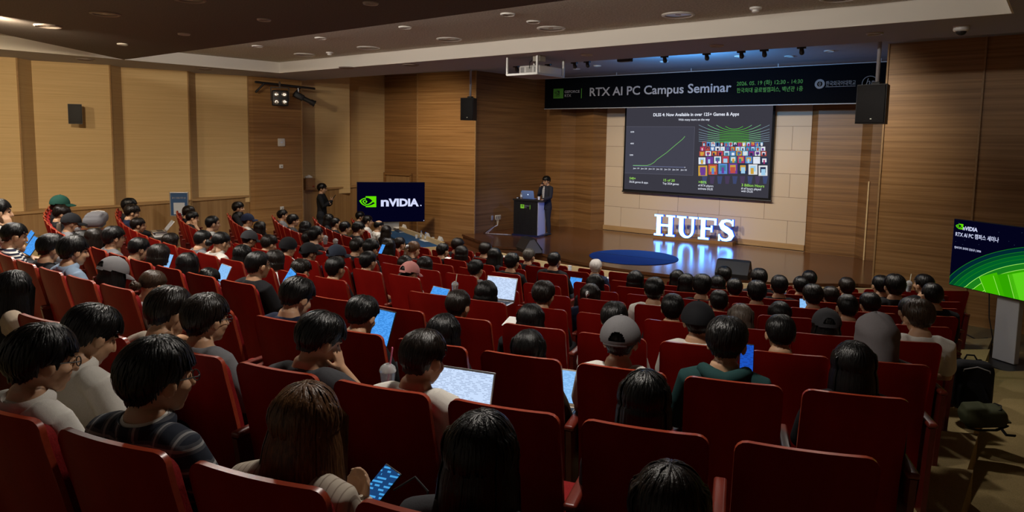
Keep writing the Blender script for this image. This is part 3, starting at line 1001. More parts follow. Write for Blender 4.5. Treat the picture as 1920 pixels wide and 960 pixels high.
BCAP = mat('blue_cap', (0.05, 0.22, 0.65), 0.4)
LABELP = mat('bottle_label', (0.65, 0.72, 0.80), 0.5)
def bottle(label, loc, group=None, s=1.0):
    t = thing('water_bottle', label, 'bottle', loc, 0, group)
    MB().lathe([(0.0, 0.0), (0.028 * s, 0.0), (0.031 * s, 0.01), (0.031 * s, 0.13 * s), (0.026 * s, 0.155 * s), (0.013 * s, 0.185 * s), (0.012 * s, 0.195 * s), (0, 0.195 * s)], 16).build('bottle_body', CLEAR, t, True)
    MB().lathe([(0.0315 * s, 0.05 * s), (0.032 * s, 0.055 * s), (0.032 * s, 0.11 * s), (0.0315 * s, 0.115 * s)], 16).build('bottle_label', LABELP, t, True)
    MB().lathe([(0.015 * s, 0.190 * s), (0.015 * s, 0.210 * s), (0.0, 0.212 * s)], 14).build('cap', BCAP, t, True)
    return t
def paper_cup(label, loc, group=None, m=None):
    t = thing('paper_cup', label, 'cup', loc, 0, group)
    MB().lathe([(0.0, 0.0), (0.027, 0.0), (0.036, 0.085), (0.034, 0.085), (0.026, 0.006), (0, 0.006)], 18).build('cup_wall', m or M['paper'], t, True)
    MB().lathe([(0.035, 0.083), (0.0375, 0.086), (0.0365, 0.089), (0.034, 0.087)], 18).build('rolled_rim', m or M['paper'], t, True)
    return t
bottle('small water bottle at the left end of the lectern top', on_lect(-0.27, -0.02, 1.055))
paper_cup('white paper cup on the lectern top in front of the presenter', on_lect(0.26, 0.05, 1.045))
tg = thing('microphone_receiver', 'small dark box at the far left end of the lectern top', 'box', on_lect(-0.355, -0.05, 1.058), lc.rotation_euler.z)
MB().rbox((0, 0, 0.02), (0.07, 0.10, 0.04), 0.008).build('box_body', M['black'], tg, True)
MB().rbox((0.0, -0.05, 0.02), (0.05, 0.006, 0.02), 0.002).build('display', LABELP, tg)

# wall outlets with cables on the dark side wall of the stage
for p, lb, n in (((922.3, 408.5), 'small grey wall outlet left of the white socket plate beside the stage', 1), ((933, 407.5), 'wide white socket plate on the dark stage side wall with cables', 3)):
    q = on(p, 0, -5.80)
    t = thing('wall_outlet', lb, 'outlet', q, rad_(87.4))
    MB().rbox((0, -0.012, 0), (0.08 * n + 0.01, 0.02, 0.14), 0.006).build('plate', M['white_plastic'] if n == 3 else M['grey_plastic'], t, True)
    for i in range(n):
        MB().box(((i - (n - 1) / 2) * 0.08, -0.024, 0.0), (0.045, 0.006, 0.08)).build('socket', M['grey_plastic'], t)
q = on((932, 412), 0, -5.74)
for i, (dy, m) in enumerate(((0.0, M['white_plastic']), (0.07, M['white_plastic']), (-0.06, M['black']))):
    e = on((927 - i * 4, 425 + i * 2), 0, -5.66)
    g = on((905 + i * 12, 438), 2, ST + 0.02)
    pts = [q + Vector((0.0, dy, 0)), (q + e) / 2 + Vector((0.06, dy, -0.05)), e, Vector((e.x, e.y - 0.3, ST + 0.012)), Vector((-5.5 + i * 0.08, 15.3, ST + 0.012)), Vector((-5.0 + 0.1 * i, 15.55, ST + 0.012))]
    o = MB().tube(pts, [0.007] * 6, 8).build('cable', m, None, True)
    tag(o, ['white cable hanging from the left socket and running to the lectern', 'white cable hanging from the right socket and running to the lectern', 'black cable drooping from the small grey outlet beside the lectern'][i], 'cable')

# stage monitors
def wedge(label, loc, rz, w, sidem=None):
    t = thing('stage_monitor', label, 'speaker', loc, rz)
    pr = [(-0.24, 0.0), (0.20, 0.0), (0.24, 0.10), (0.10, 0.34), (-0.02, 0.36), (-0.24, 0.06)]
    MB().prism([(p[0], p[1]) for p in pr], -w / 2, w / 2, 0).build('cabinet', mat('monitor_black', (0.030, 0.030, 0.033), 0.5), t)
    MB().prism([(-0.245, 0.07), (-0.03, 0.352), (-0.04, 0.365), (-0.26, 0.08)], -w / 2 + 0.03, w / 2 - 0.03, 0).build('grille', M['grille'], t)
    for s in (-1, 1):
        MB().box((s * (w / 2 + 0.003), 0.08, 0.17), (0.008, 0.12, 0.04)).build('handle', sidem or M['grey_plastic'], t)
    return t
t = wedge('black wedge monitor with its side lit blue in front of the lectern', (-2.72, 13.55, ST), rad_(148), 0.60)
MB().prism([(-0.22, 0.012), (0.19, 0.012), (0.225, 0.10), (0.095, 0.325), (-0.02, 0.345), (-0.22, 0.06)], -0.302, -0.308, 0).build('lit_side', mat('grey_side_lit', (0.20, 0.20, 0.24), 0.5), t)  # side coloured paler than the cabinet for the light falling on it
wedge('black wedge monitor at the front edge of the stage near the lit letters', (2.30, 13.95, ST), rad_(188), 0.66)
# ---------------------------------------------------------------- desks in front of the stage
DBLUE = grain('blue_tablecloth', (0.012, 0.060, 0.15), (0.018, 0.085, 0.20), (60, 60, 60), 0.8, 0.1, 2)
DZ = 0.70
def desk(label, pts, depth, group='long desks in front of the stage'):
    # pts: the stage side of the desk from left to right
    n = len(pts)
    inn = []
    for i, p in enumerate(pts):
        a, b = pts[max(0, i - 1)], pts[min(n - 1, i + 1)]
        d = Vector((b[0] - a[0], b[1] - a[1])).normalized()
        inn.append((p[0] + d.y * depth, p[1] - d.x * depth))
    def off(k):
        o = []
        for p, q in zip(pts, inn):
            o.append((lerp(p[0], q[0], k), lerp(p[1], q[1], k)))
        return o
    def slab(k0, k1, z0, z1, m, name, par):
        return MB().prism(off(k0) + off(k1)[::-1], z0, z1).build(name, m, par)
    c = pts[n // 2]
    t = thing('front_desk', label, 'desk', (0, 0, 0), 0, group)
    slab(0.10, 1.0, DZ - 0.035, DZ, DBLUE, 'desk_top', t)
    slab(0.0, 0.10, 0.0, DZ + 0.11, M['cream_wood'], 'front_panel', t)
    slab(0.25, 0.30, 0.05, DZ - 0.036, M['carpet_edge'], 'modesty_panel', t)
    for s in (0, -1):
        a, b = Vector((*pts[s], 0)), Vector((*inn[s], 0))
        d = (b - a).normalized()
        m_ = (a + b) / 2
        MB().box((0, 0, (DZ + 0.02) / 2), ((b - a).length, 0.035, DZ + 0.02), TR(m_.x, m_.y, 0) @ RZ(math.atan2(d.y, d.x))).build('end_panel', M['cream_wood'], t)
    return t
def arc_pts(r, a, b, n):
    return [tuple(polar(r, lerp(a, b, i / n))[:2]) for i in range(n + 1)]
desk('long blue-topped desk on the left running away towards the left television', [(-6.75, 13.0), (-5.3, 12.37), (-3.83, 11.72)], 0.62)
desk('curved blue-topped desk in front of the middle of the stage', arc_pts(7.98, -17.5, 10.8, 12), 0.62)
desk('curved blue-topped desk at the right in front of the stage', arc_pts(7.98, 19.5, 43, 10), 0.62)
def ond(p):
    q = on(p, 2, DZ)
    if q.x > -3.4:
        r = math.hypot(q.x, CW.y - q.y)
        th = math.degrees(math.atan2(q.x, CW.y - q.y))
        q = polar(max(8.14, min(8.48, r)), th, DZ)
    return q
for p, lb in (((781, 447), 'white paper cup between the left desk end and the water bottles'), ((812, 451.5), 'white paper cup at the near end of the left desk')):
    paper_cup(lb, ond(p), 'paper cups on the left desk')
for p, lb in (((782 + 8, 448), 'left one of two water bottles on the left blue desk'), ((793 + 5, 451), 'right one of two water bottles on the left blue desk')):
    bottle(lb, ond(p), 'water bottles on the left desk')
bottle('water bottle standing on the middle desk beside the name plates', ond((953, 479)))
paper_cup('upper cup of the stacked paper cups on the middle desk', ond((1090, 505.5)) + Vector((0, 0, 0.05)), 'stacked paper cups')
paper_cup('lower cup of the stacked paper cups on the middle desk', ond((1090, 505.5)), 'stacked paper cups')
bottle('water bottle behind the man with the black shirt on the middle desk', ond((1058, 503)))
def name_plate(lb, p, rz):
    q = ond(p)
    t = thing('name_plate', lb, 'name plate', q, rz, 'folded name plates')
    MB().prism([(-0.045, 0.0), (0.045, 0.0), (0.004, 0.10), (-0.004, 0.10)], -0.11, 0.11, 0).build('folded_card', M['paper'], t)
    mb = MB()
    for i in range(3):
        mb.box((-0.05 + i * 0.05, 0.027, 0.05), (0.03, 0.003, 0.02), )
    mb.build('name_print', M['black'], t)
for p, lb, rz in (((758, 427.5), 'white folded name plate at the far end of the left desk', rad_(-24)), ((801, 443.5), 'white folded name plate above the bottles on the left desk', rad_(-24)), ((826, 451), 'white folded name plate at the near end of the left desk', rad_(-24)), ((943, 478), 'white folded name plate left of the bottle on the middle desk', rad_(-8)), ((976, 483), 'white folded name plate right of the bottle on the middle desk', rad_(-5))):
    name_plate(lb, p, rz)
def sheet(lb, p, w, d, rz, m=None, z=None):
    q = on(p, 2, z) if z else ond(p)
    o = MB().rbox((0, 0, 0.004), (w, d, 0.008), 0.003).build('paper_sheet', m or M['paper'], None)
    o.location = q
    o.rotation_euler = (0, 0, rz)
    tag(o, lb, 'paper')
sheet('white papers lying at the near end of the left desk', (800, 451), 0.42, 0.26, rad_(-24))
sheet('white papers lying at the far end of the left desk', (747, 427), 0.35, 0.22, rad_(-24))
sheet('white leaflet lying behind the white-haired man on the middle desk', (1136, 510), 0.22, 0.14, rad_(8))
sheet('printed card lying at the right part of the middle desk', (1160, 517), 0.22, 0.12, rad_(8))
t = thing('folder', 'dark blue folder lying on the far half of the left desk', 'folder', ond((752, 434)), rad_(-24))
MB().rbox((0, 0, 0.012), (0.42, 0.26, 0.024), 0.004).build('cover', mat('navy_folder', (0.01, 0.03, 0.07), 0.5), t)
MB().box((0, 0, 0.012), (0.43, 0.25, 0.012)).build('pages', M['paper'], t)

# ---------------------------------------------------------------- televisions
def tv(label, tl, rz, w, h):
    t = thing('television', label, 'television', tl, rz)
    MB().rbox((w / 2, 0.028, -h / 2), (w + 0.012, 0.05, h + 0.012), 0.006).build('tv_case', M['black'], t, True)
    MB().box((w / 2, -0.0005, -h / 2), (w - 0.008, 0.006, h - 0.008)).build('tv_picture', E_NAVY, t)
    return t
W1, H1 = 1.90, 1.13
d = Vector((1.17, 1.40, 0)).normalized()
tl = Vector((-6.86, 14.0, 1.99)) - d * W1
t1 = tv('large television showing a green eye logo and white word, by the left desk', tl, math.atan2(d.y, d.x), W1, H1)
TVG = emis('tv_green', (0.12, 0.72, 0.0), 1.0)
TVW = emis('tv_white', (0.66, 0.70, 0.95), 1.0)
put_logo('eye_logo', t1, W1 * 0.034, -H1 * 0.49, H1 * 0.275, TVG, 0.006)
put_text('logo_word', 'n', t1, W1 * 0.342, -H1 * 0.60, H1 * 0.315, TVW, 0.035, W1 * 0.118, 'LEFT', 0, 0.006)
put_text('logo_word', 'VIDIA', t1, W1 * 0.475, -H1 * 0.60, H1 * 0.258, TVW, 0.045, W1 * 0.45, 'LEFT', 0, 0.006)
MB().box((W1 * 0.945, -0.006, -H1 * 0.588), (0.035, 0.002, 0.03)).build('logo_dot', TVW, t1)
MB().box((W1 * 0.99, -0.006, -H1 * 0.975), (0.018, 0.002, 0.02)).build('power_lamp', TVW, t1)
st = MB()
MB().box((W1 / 2, 0.10, -H1 - 0.32), (0.45, 0.10, 1.1)).build('stand_column', M['grey_metal'], t1)
MB().rbox((W1 / 2, 0.10, -1.975), (0.95, 0.60, 0.03), 0.01).build('stand_foot', M['black'], t1)
W2, H2 = 1.88, 1.06
rz2 = math.atan2(-0.553, 0.833)
tl2 = Vector((6.18, 13.0, 2.11))
t2 = tv('large television with green ribbon picture on a grey stand by the right aisle', tl2, rz2, W2, H2)
T2 = TR(*tl2) @ RZ(rz2)
T2i = T2.inverted()
def tvp(zx, zy):
    p = (1720 + zx / 3.2, 390 + zy / 3.2)
    o, dd = T2i @ EYE, T2i.to_3x3() @ ray(p)
    k = -o.y / dd.y
    q = o + dd * k
    return (q.x, q.z)
a, b = tvp(231, 126), tvp(269, 126)
put_logo('eye_logo', t2, a[0], a[1] + 0.05, 0.085, TVG, 0.006)
a, b = tvp(274, 131), tvp(362, 138)
put_text('logo_word', 'nVIDIA', t2, a[0], a[1], 0.085, TVW, 0.03, b[0] - a[0], 'LEFT', 0, 0.006)
a, b = tvp(229, 166), tvp(488, 200)
put_text('title_text', 'RTX AI PC 캠퍼스 세미나', t2, a[0], a[1], 0.085, TVW, 0.012, b[0] - a[0], 'LEFT', 0, 0.006)
a, b = tvp(223, 240), tvp(383, 260)
put_text('small_text', '엔비디아 코리아 김승규 | 2026', t2, a[0], a[1], 0.042, TVW, 0.008, b[0] - a[0], 'LEFT', 0, 0.006)
greens = [(0.0, 0.020, 0.03), (0.0, 0.06, 0.02), (0.0, 0.11, 0.02), (0.01, 0.20, 0.01), (0.03, 0.36, 0.0), (0.05, 0.46, 0.0), (0.10, 0.62, 0.01)]
gm = [emis('ribbon_green', c) for c in greens] + [emis('ribbon_edge', (0.35, 0.85, 0.12))]
mb = MB()
def arcband(c, r0, r1, a0, a1, mi, o, n=30, ex=1.0):
    mb.mi = mi
    vs_, fs_ = [], []
    for i in range(n + 1):
        a = rad_(lerp(a0, a1, i / n))
        for r in (r0, r1):
            x, z = c[0] + r * math.cos(a) * ex, c[1] + r * math.sin(a)
            vs_.append((min(W2 - 0.006, max(0.006, x)), -o, min(-0.006, max(-H2 + 0.006, z))))
    for i in range(n):
        fs_.append((2 * i, 2 * i + 1, 2 * i + 3, 2 * i + 2))
    mb.add(vs_, fs_)
for i, (r0, r1, c) in enumerate(((1.39, 1.45, 0), (1.34, 1.39, 1), (1.29, 1.34, 2), (1.23, 1.29, 2), (1.15, 1.23, 3), (1.06, 1.15, 4), (0.96, 1.06, 5), (0.80, 0.96, 4), (0.40, 0.80, 6))):
    arcband((1.90, -1.64), r0, r1, 60, 178, c, 0.0045 + i * 0.0003, 60, 1.5)
    arcband((1.90, -1.64), r1 - 0.004, r1 + 0.003, 60, 178, 7 if i > 3 else 3, 0.0075, 60, 1.5)
for i, (x0, x1) in enumerate(((0.50, 0.72), (0.72, 0.94), (0.94, 1.16))):
    mb.mi = (5, 4, 6)[i]
    mb.add([(x0, -0.0080, -0.84 + i * 0.06), (x0 + 0.12, -0.0080, -H2 + 0.006), (x1 + 0.2, -0.0080, -H2 + 0.006), (x1 + 0.05, -0.0080, -0.72 + i * 0.05)], [(0, 1, 2, 3)])
    mb.mi = 7
    mb.add([(x0 - 0.004, -0.0085, -0.84 + i * 0.06), (x0 + 0.12, -0.0085, -H2 + 0.006), (x0 + 0.128, -0.0085, -H2 + 0.006), (x0 + 0.004, -0.0085, -0.84 + i * 0.06)], [(0, 1, 2, 3)])
mb.mi = 0
mb.add([(1.22, -0.0088, -0.80), (1.20, -0.0088, -0.92), (1.28, -0.0088, -1.0), (1.40, -0.0088, -0.90), (1.38, -0.0088, -0.74)], [(0, 1, 2, 3, 4)])
mb.build('ribbon_picture', gm, t2)
mb = MB()
for i in range(40):
    x, z = rnd.uniform(0.05, W2 - 0.1), rnd.uniform(-0.5, -0.03)
    mb.box((x, -0.005, z), (0.004, 0.002, 0.004))
mb.build('star_specks', emis('speck', (0.12, 0.2, 0.3)), t2)
MB().rbox((0.92, 0.12, -H2 - 0.46), (0.34, 0.10, 1.06), 0.01).build('stand_column', mat('stand_grey', (0.38, 0.38, 0.40), 0.5), t2)
MB().rbox((0.92, 0.10, -2.085), (1.10, 0.78, 0.05), 0.012).build('stand_foot', M['black'], t2)
MB().rbox((0.92, 0.06, -H2 / 2 - 0.2), (0.5, 0.06, 0.5), 0.01).build('mount_plate', M['black'], t2)
MB().tube([(0.62, 0.06, -H2 + 0.1), (0.64, 0.09, -1.45), (0.70, 0.12, -1.75), (0.62, 0.2, -2.06)], [0.008] * 4, 8).build('tv_cable', M['black'], t2)
o = MB().tube([on((1806, 624), 2, 0.015), on((1830, 636), 2, 0.015), on((1852, 634), 2, 0.015), on((1862, 642), 2, 0.015)], [0.012] * 4, 8).build('floor_cable', M['black'], None, True)
tag(o, 'black cable on the floor between the right wall and the television foot', 'cable')

# ---------------------------------------------------------------- ceiling things
RIM = mat('downlight_rim', (0.62, 0.60, 0.56), 0.4)
CAN = mat('downlight_reflector', (0.30, 0.29, 0.28), 0.3, 0.5, 0.5)
RIMD = mat('downlight_rim_brown', (0.30, 0.25, 0.22), 0.5)
def downlight_meshes(r, rim):
    a = MB().lathe([(r * 0.80, 0.0), (r * 0.80, -0.012), (r * 0.90, -0.022), (r, -0.012), (r, 0.0)], 32).mesh('rim', rim, True)
    b = MB().lathe([(r * 0.80, -0.004), (r * 0.66, -0.0025), (r * 0.40, -0.0015), (0, -0.001)], 32).mesh('reflector', CAN, True)
    c = MB().lathe([(0.0, -0.012), (r * 0.16, -0.010), (r * 0.2, -0.001)], 16).mesh('bulb_socket', RIM, True)
    return a, b, c
BIG, SMALL, DARKB, DARKS = downlight_meshes(0.225, RIM), downlight_meshes(0.105, RIM), downlight_meshes(0.17, RIMD), downlight_meshes(0.085, RIM)
def downlight(lb, loc, ms, group):
    t = thing('ceiling_downlight', lb, 'ceiling light', loc, 0, group)
    for me in ms:
        link(me.name.split('.')[0], me, t)
for i, x in enumerate((-5.43, -3.34, -1.16, 1.04, 3.18, 5.24)):
    downlight('large round downlight in the textured ceiling strip, %s from the left' % ORD[i], (x, 9.03, 5.0), BIG, 'large downlights in the textured strip')
for i, x in enumerate((-5.06, -3.03, -0.84, 1.25)):
    downlight('small round downlight near the brown ceiling edge, %s from the left' % ORD[i], (x, 7.69, 5.0), SMALL, 'small downlights in the textured strip')
downlight('flat speaker-like round grille between small and large downlights in the strip', (1.18, 8.38, 5.0), SMALL, 'small downlights in the textured strip')
for i, (p, ms, lb) in enumerate((((90, 48), DARKB, 'larger round downlight in the brown ceiling, nearest the left wall'), ((197, 25), DARKB, 'larger round downlight in the brown ceiling, right of the leftmost one'), ((355, -2), DARKB, 'larger round downlight in the brown ceiling at the upper photo edge'), ((230, 82), DARKS, 'small downlight at the left corner of the brown ceiling'), ((345, 63), DARKS, 'small downlight in the brown ceiling, second along its front edge'), ((495, 36), DARKS, 'small downlight in the brown ceiling, third along its front edge'), ((695, 5), DARKS, 'small downlight in the brown ceiling, fourth along its front edge'))):
    downlight(lb, on(p, 2, 4.70), ms, 'downlights in the brown ceiling')
for i, p in enumerate(((160, 111), (384, 129), (650, 126), (770, 121), (1100, 102), (1344, 85), (1640, 62))):
    downlight('flat round downlight in the lower soffit, %s from the left' % ORD[i], on(p, 2, 4.75), DARKB if i < 4 else SMALL, 'downlights in the soffit')
for i, p in enumerate(((1081, 129), (1120, 123), (1245, 115), (1386, 105), (1480, 105), (1555, 95))):
    downlight('small round downlight in the stage ceiling, %s from the left' % ORD[i], on(p, 2, 5.2), SMALL, 'downlights in the stage ceiling')
for i, (p, z) in enumerate((((618, 98), 5.0), ((1417, 14), 5.0))):
    t = thing('smoke_detector', 'white smoke detector in the textured ceiling strip on the %s' % ('left' if i == 0 else 'right'), 'smoke detector', on(p, 2, z), 0)
    MB().lathe([(0.075, 0.0), (0.075, -0.02), (0.06, -0.03), (0, -0.03)], 24).build('base', M['white_plastic'], t, True)
    MB().lathe([(0.045, -0.03), (0.045, -0.055), (0.03, -0.065), (0, -0.068)], 20).build('sensor_cage', M['white_plastic'], t, True)
t = thing('dome_camera', 'white dome security camera under the soffit at upper right', 'camera', on((1803, 49), 2, 4.75))
MB().lathe([(0.09, 0.0), (0.09, -0.05), (0.075, -0.065), (0, -0.066)], 24).build('housing', M['white_plastic'], t, True)
MB().ell((0, 0, -0.065), (0.06, 0.06, 0.05)).build('dome', M['black'], t, True)

# projector in its hanging cage
a, n, b = on((953.5, 142), 2, 4.42), on((1007, 138.5), 2, 4.42), on((1056, 145.5), 2, 4.42)
pj = thing('projector_cage', 'white metal hanging cage with tray that holds the projector', 'projector cage', (0, 0, 0))
cy_, dx_, dy_ = n.y, n.x - a.x, b.y - n.y
x0, x1, y0, y1 = a.x, n.x, n.y, n.y + max(0.5, dy_)
WM = mat('cage_metal', (0.62, 0.62, 0.60), 0.4, 0.5, 0.4)
MB().box(((x0 + x1) / 2, (y0 + y1) / 2, 4.425), (x1 - x0, y1 - y0, 0.018)).build('tray', mat('tray_grey', (0.30, 0.25, 0.25), 0.6), pj)
mb = MB()
for q in (((x0 + x1) / 2, y0, x1 - x0, 0.03), ((x0 + x1) / 2, y1, x1 - x0, 0.03)):
    mb.box((q[0], q[1], 4.43), (q[2], q[3], 0.035))
for q in ((x0, (y0 + y1) / 2), (x1, (y0 + y1) / 2)):
    mb.box((q[0], q[1], 4.43), (0.03, y1 - y0, 0.035))
mb.build('tray_rail', WM, pj)
for x in (x0, x1):
    for y in (y0, y1):
        MB().box((x, y, 4.585), (0.035, 0.035, 0.33)).build('post', WM, pj)
MB().box((x1 - 0.05, y0 + 0.12, 4.70), (0.16, 0.16, 0.10)).build('junction_box', mat('pale_box', (0.42, 0.40, 0.34), 0.6), pj)
pr = thing('projector', 'white projector sitting in the hanging ceiling cage', 'projector', ((x0 + x1) / 2 + 0.10, (y0 + y1) / 2 + 0.02, 4.436))
PW, PD, PH = (x1 - x0) * 0.70, (y1 - y0) * 0.86, 0.155
MB().rbox((0, 0, PH / 2), (PW, PD, PH), 0.03).build('case', M['white_plastic'], pr, True)
mb = MB()
for s in (-1, 1):
    for i in range(7):
        mb.box((s * PW * 0.32 - 0.04 + i * 0.013, -PD / 2 - 0.001, PH / 2), (0.006, 0.006, PH * 0.6))
mb.build('vents', M['grey_plastic'], pr)
mb = MB().box((0, -PD / 2 - 0.001, PH / 2), (PW * 0.28, 0.006, PH * 0.62))
mb.build('connector_panel', mat('connector_grey', (0.45, 0.44, 0.42), 0.5), pr)
MB().lathe([(0.045, 0), (0.05, 0.03), (0.04, 0.05), (0, 0.045)], 20, TR(0.05, PD / 2, PH / 2) @ RX(-PI / 2)).build('lens', M['black'], pr, True)
MB().tube([(0.02, -PD / 2 - 0.02, 0.10), (0.06, -PD / 2 - 0.06, 0.2), (0.04, -PD / 2 + 0.1, 0.28)], [0.008] * 3, 6).build('cable', M['black'], pr)

# stage light fixtures along the slot
bodyl = MB()
bodyl.box((0, 0.0, 0.0), (0.30, 0.08, 0.05)).box((0, 0, -0.045), (0.12, 0.07, 0.06)).tube([(0, 0, -0.07), (0, 0.03, -0.13)], [0.03, 0.04], 10)
me_fix = bodyl.mesh('lamp_body', M['black'])
for i, p in enumerate(((968, 122), (1028, 118), (1077, 115), (1101, 113), (1246, 103), (1325, 98), (1390, 94), (1433, 91), (1503, 86))):
    q = on(p, 1, 11.42)
    t = thing('stage_light', 'small black stage light in the slot behind the soffit, %s from the left' % ORD[i], 'stage light', (q.x, 11.42, q.z + 0.03), 0, 'stage lights behind the soffit')
    link('lamp_body', me_fix, t)
    MB().tube([(0, 0, 0.02), (0, 0, 5.2 - q.z - 0.03)], [0.018, 0.018], 8, None, False).build('hanger', M['black'], t)
q = on((1172, 109), 1, 11.42)
t = thing('stage_flood_light', 'wide black flood light in the middle of the stage light row', 'stage light', (q.x, 11.42, q.z))
MB().rbox((0, 0, 0), (0.27, 0.14, 0.14), 0.02).build('lamp_body', M['black'], t, True)
MB().box((0, -0.09, -0.02), (0.2, 0.02, 0.02)).box((0.1, -0.05, -0.02), (0.02, 0.09, 0.02)).box((-0.1, -0.05, -0.02), (0.02, 0.09, 0.02)).build('yoke', M['black'], t)
MB().tube([(0, 0, 0.05), (0, 0, 5.2 - q.z)], [0.018, 0.018], 8, None, False).build('hanger', M['black'], t)

# hanging and wall speakers
def box_speaker(lb, c, rz, w, d, h, pole=None, lamp=False, tilt=0.0):
    t = thing('loudspeaker', lb, 'speaker', c, rz)
    T = RX(tilt)
    MB().prism([(-w / 2, -d / 2), (w / 2, -d / 2), (w / 2 * 0.62, d / 2), (-w / 2 * 0.62, d / 2)], -h / 2, h / 2, 2, T).build('cabinet', M['black'], t)
    MB().rbox((0, -d / 2 - 0.008, 0), (w * 0.94, 0.02, h * 0.95), 0.008, T).build('grille', M['grille'], t, True)
    if pole:
        MB().tube([(0, 0.02, h / 2), (0, 0.02, pole - c[2])], [0.028, 0.028], 12).build('pole', mat('pole_white', (0.45, 0.43, 0.45), 0.5), t, True)
        MB().rbox((0, 0.02, h / 2 + 0.02), (0.12, 0.12, 0.05), 0.01).build('bracket', M['black'], t)
    if lamp:
        MB().box((0.02, -d / 2 - 0.022, -h / 2 + 0.07), (0.022, 0.006, 0.014)).build('badge', mat('badge_silver', (0.8, 0.8, 0.75), 0.3, 0.5, 0.3, (0.6, 0.55, 0.4), 0.4), t)
    return t
q = on((881, 205), 1, 13.2)
box_speaker('black loudspeaker on a white ceiling pole at the left of the stage', q, rad_(15), 0.36, 0.34, 0.56, 5.19, True)
q = on((1641, 196), 1, 11.6)
box_speaker('black loudspeaker on a white ceiling pole hiding the right banner end', q, rad_(-8), 0.42, 0.36, 0.58, 5.19, True)
q = on((140, 214), 0, -9.22)
box_speaker('small black loudspeaker mounted on the left wall panel', q + Vector((0.08, 0, 0)), rad_(60), 0.26, 0.20, 0.42)

# left pillar: bar with blinder and profile spot, access point, sockets
lbx = -8.58
lb_ = thing('light_bar', 'black pipe bar for lamps fixed at the head of the left wooden pillar', 'light bar', (lbx, 10.6, 4.56))
MB().tube([(0, -0.82, 0.03), (0, 0.92, -0.02)], [0.03, 0.03], 12).build('pipe', M['black'], lb_, True)
for y in (-0.6, 0.5):
    MB().tube([(0, y, 0.0), (-0.16, y - 0.12, -0.20)], [0.025, 0.03], 8).build('bracket', M['black'], lb_)
q = on((525.5, 184), 0, -8.40)
bl = thing('blinder_light', 'black four-lamp blinder light hanging from the bar on the left pillar', 'stage light', q, rad_(62))
MB().rbox((0, 0.06, 0), (0.40, 0.17, 0.40), 0.03).build('housing', M['black'], bl, True)
LENS = mat('lamp_glass', (0.55, 0.52, 0.46), 0.12, 0.8, 0.7)
for x in (-0.10, 0.10):
    for z in (-0.095, 0.095):
        MB().lathe([(0.062, 0.0), (0.068, 0.012), (0.058, 0.016), (0.050, 0.004), (0.02, -0.004), (0.018, 0.01), (0, 0.014)], 20, TR(x, -0.028, z) @ RX(PI / 2)).build('lamp', LENS, bl, True)
mb = MB().box((-0.22, 0.06, 0.10), (0.02, 0.05, 0.34)).box((0.22, 0.06, 0.10), (0.02, 0.05, 0.34)).box((0, 0.06, 0.27), (0.46, 0.05, 0.02))
mb.build('yoke', M['black'], bl)
MB().tube([(0, 0.06, 0.27), (0.0, 0.13, 0.40)], [0.02, 0.03], 8).build('clamp', M['metal'], bl)
q = on((560, 180), 0, -8.58)
sp_ = thing('profile_spotlight', 'black profile spotlight pointing down to the stage from the left bar', 'stage light', q, rad_(-30))
TT = RX(rad_(-25))
mb = MB().rbox((0, 0.0, 0), (0.15, 0.28, 0.16), 0.03, TT)
mb.build('lamp_house', M['black'], sp_, True)
MB().lathe([(0.06, 0.0), (0.06, 0.20), (0.075, 0.22), (0.075, 0.30), (0.085, 0.31), (0.085, 0.34), (0.06, 0.33), (0, 0.32)], 20, TT @ TR(0, 0.12, 0) @ RX(-PI / 2)).build('lens_tube', M['grille'], sp_, True)
MB().tube([(0, 0, 0.06), (0, -0.01, 0.22), (0, 0, 4.56 - q.z)], [0.016] * 3, 8).build('hook_clamp', M['metal'], sp_)
q = on((527, 267), 0, -8.83)
ap = thing('access_point', 'white rounded wireless access point on the left wooden pillar', 'access point', q, rad_(87))
MB().rbox((0, -0.015, 0), (0.21, 0.035, 0.21), 0.03).build('case', M['white_plastic'], ap, True)
mb = MB()
for i in range(3):
    mb.box((-0.02 + i * 0.02, -0.034, 0.0), (0.008, 0.003, 0.008))
mb.build('status_lights', emis('status_blue', (0.2, 0.4, 0.9)), ap)
for p, lb in (((527, 312), 'small white socket below the access point on the left pillar'), ((528.5, 390.5), 'white socket low on the left pillar above the front rows')):
    q = on(p, 0, -8.81)
    t = thing('wall_socket', lb, 'socket', q, rad_(87))
    MB().rbox((0, -0.006, 0), (0.11, 0.016, 0.10), 0.006).build('plate', M['white_plastic'], t, True)
    MB().box((0.01, -0.016, 0.0), (0.035, 0.008, 0.03)).build('jack', M['grey_plastic'], t)
q = on((579, 362), 0, -9.05)
t = thing('wooden_box', 'brown wooden box on the wainscot ledge beside the left pillar', 'box', (q.x, q.y, zcap(q.y) + 0.03), rad_(87))
MB().box((0, 0, 0.16), (0.30, 0.20, 0.32)).build('box_body', M['wood_dark'], t)
MB().tube([(0.08, -0.10, 0.10), (0.08, -0.125, 0.10)], [0.02, 0.02], 12).build('knob', M['seat_edge_lit'], t)
t = thing('tissue_pack', 'white crumpled tissue pack lying on the brown wooden box', 'tissue', (q.x, q.y, zcap(q.y) + 0.351), rad_(80))
MB().rbox((0, 0, 0.03), (0.20, 0.10, 0.06), 0.028).build('pack', M['paper'], t, True)
MB().ell((0.01, 0, 0.065), (0.05, 0.03, 0.03)).build('tissue', M['paper'], t, True)

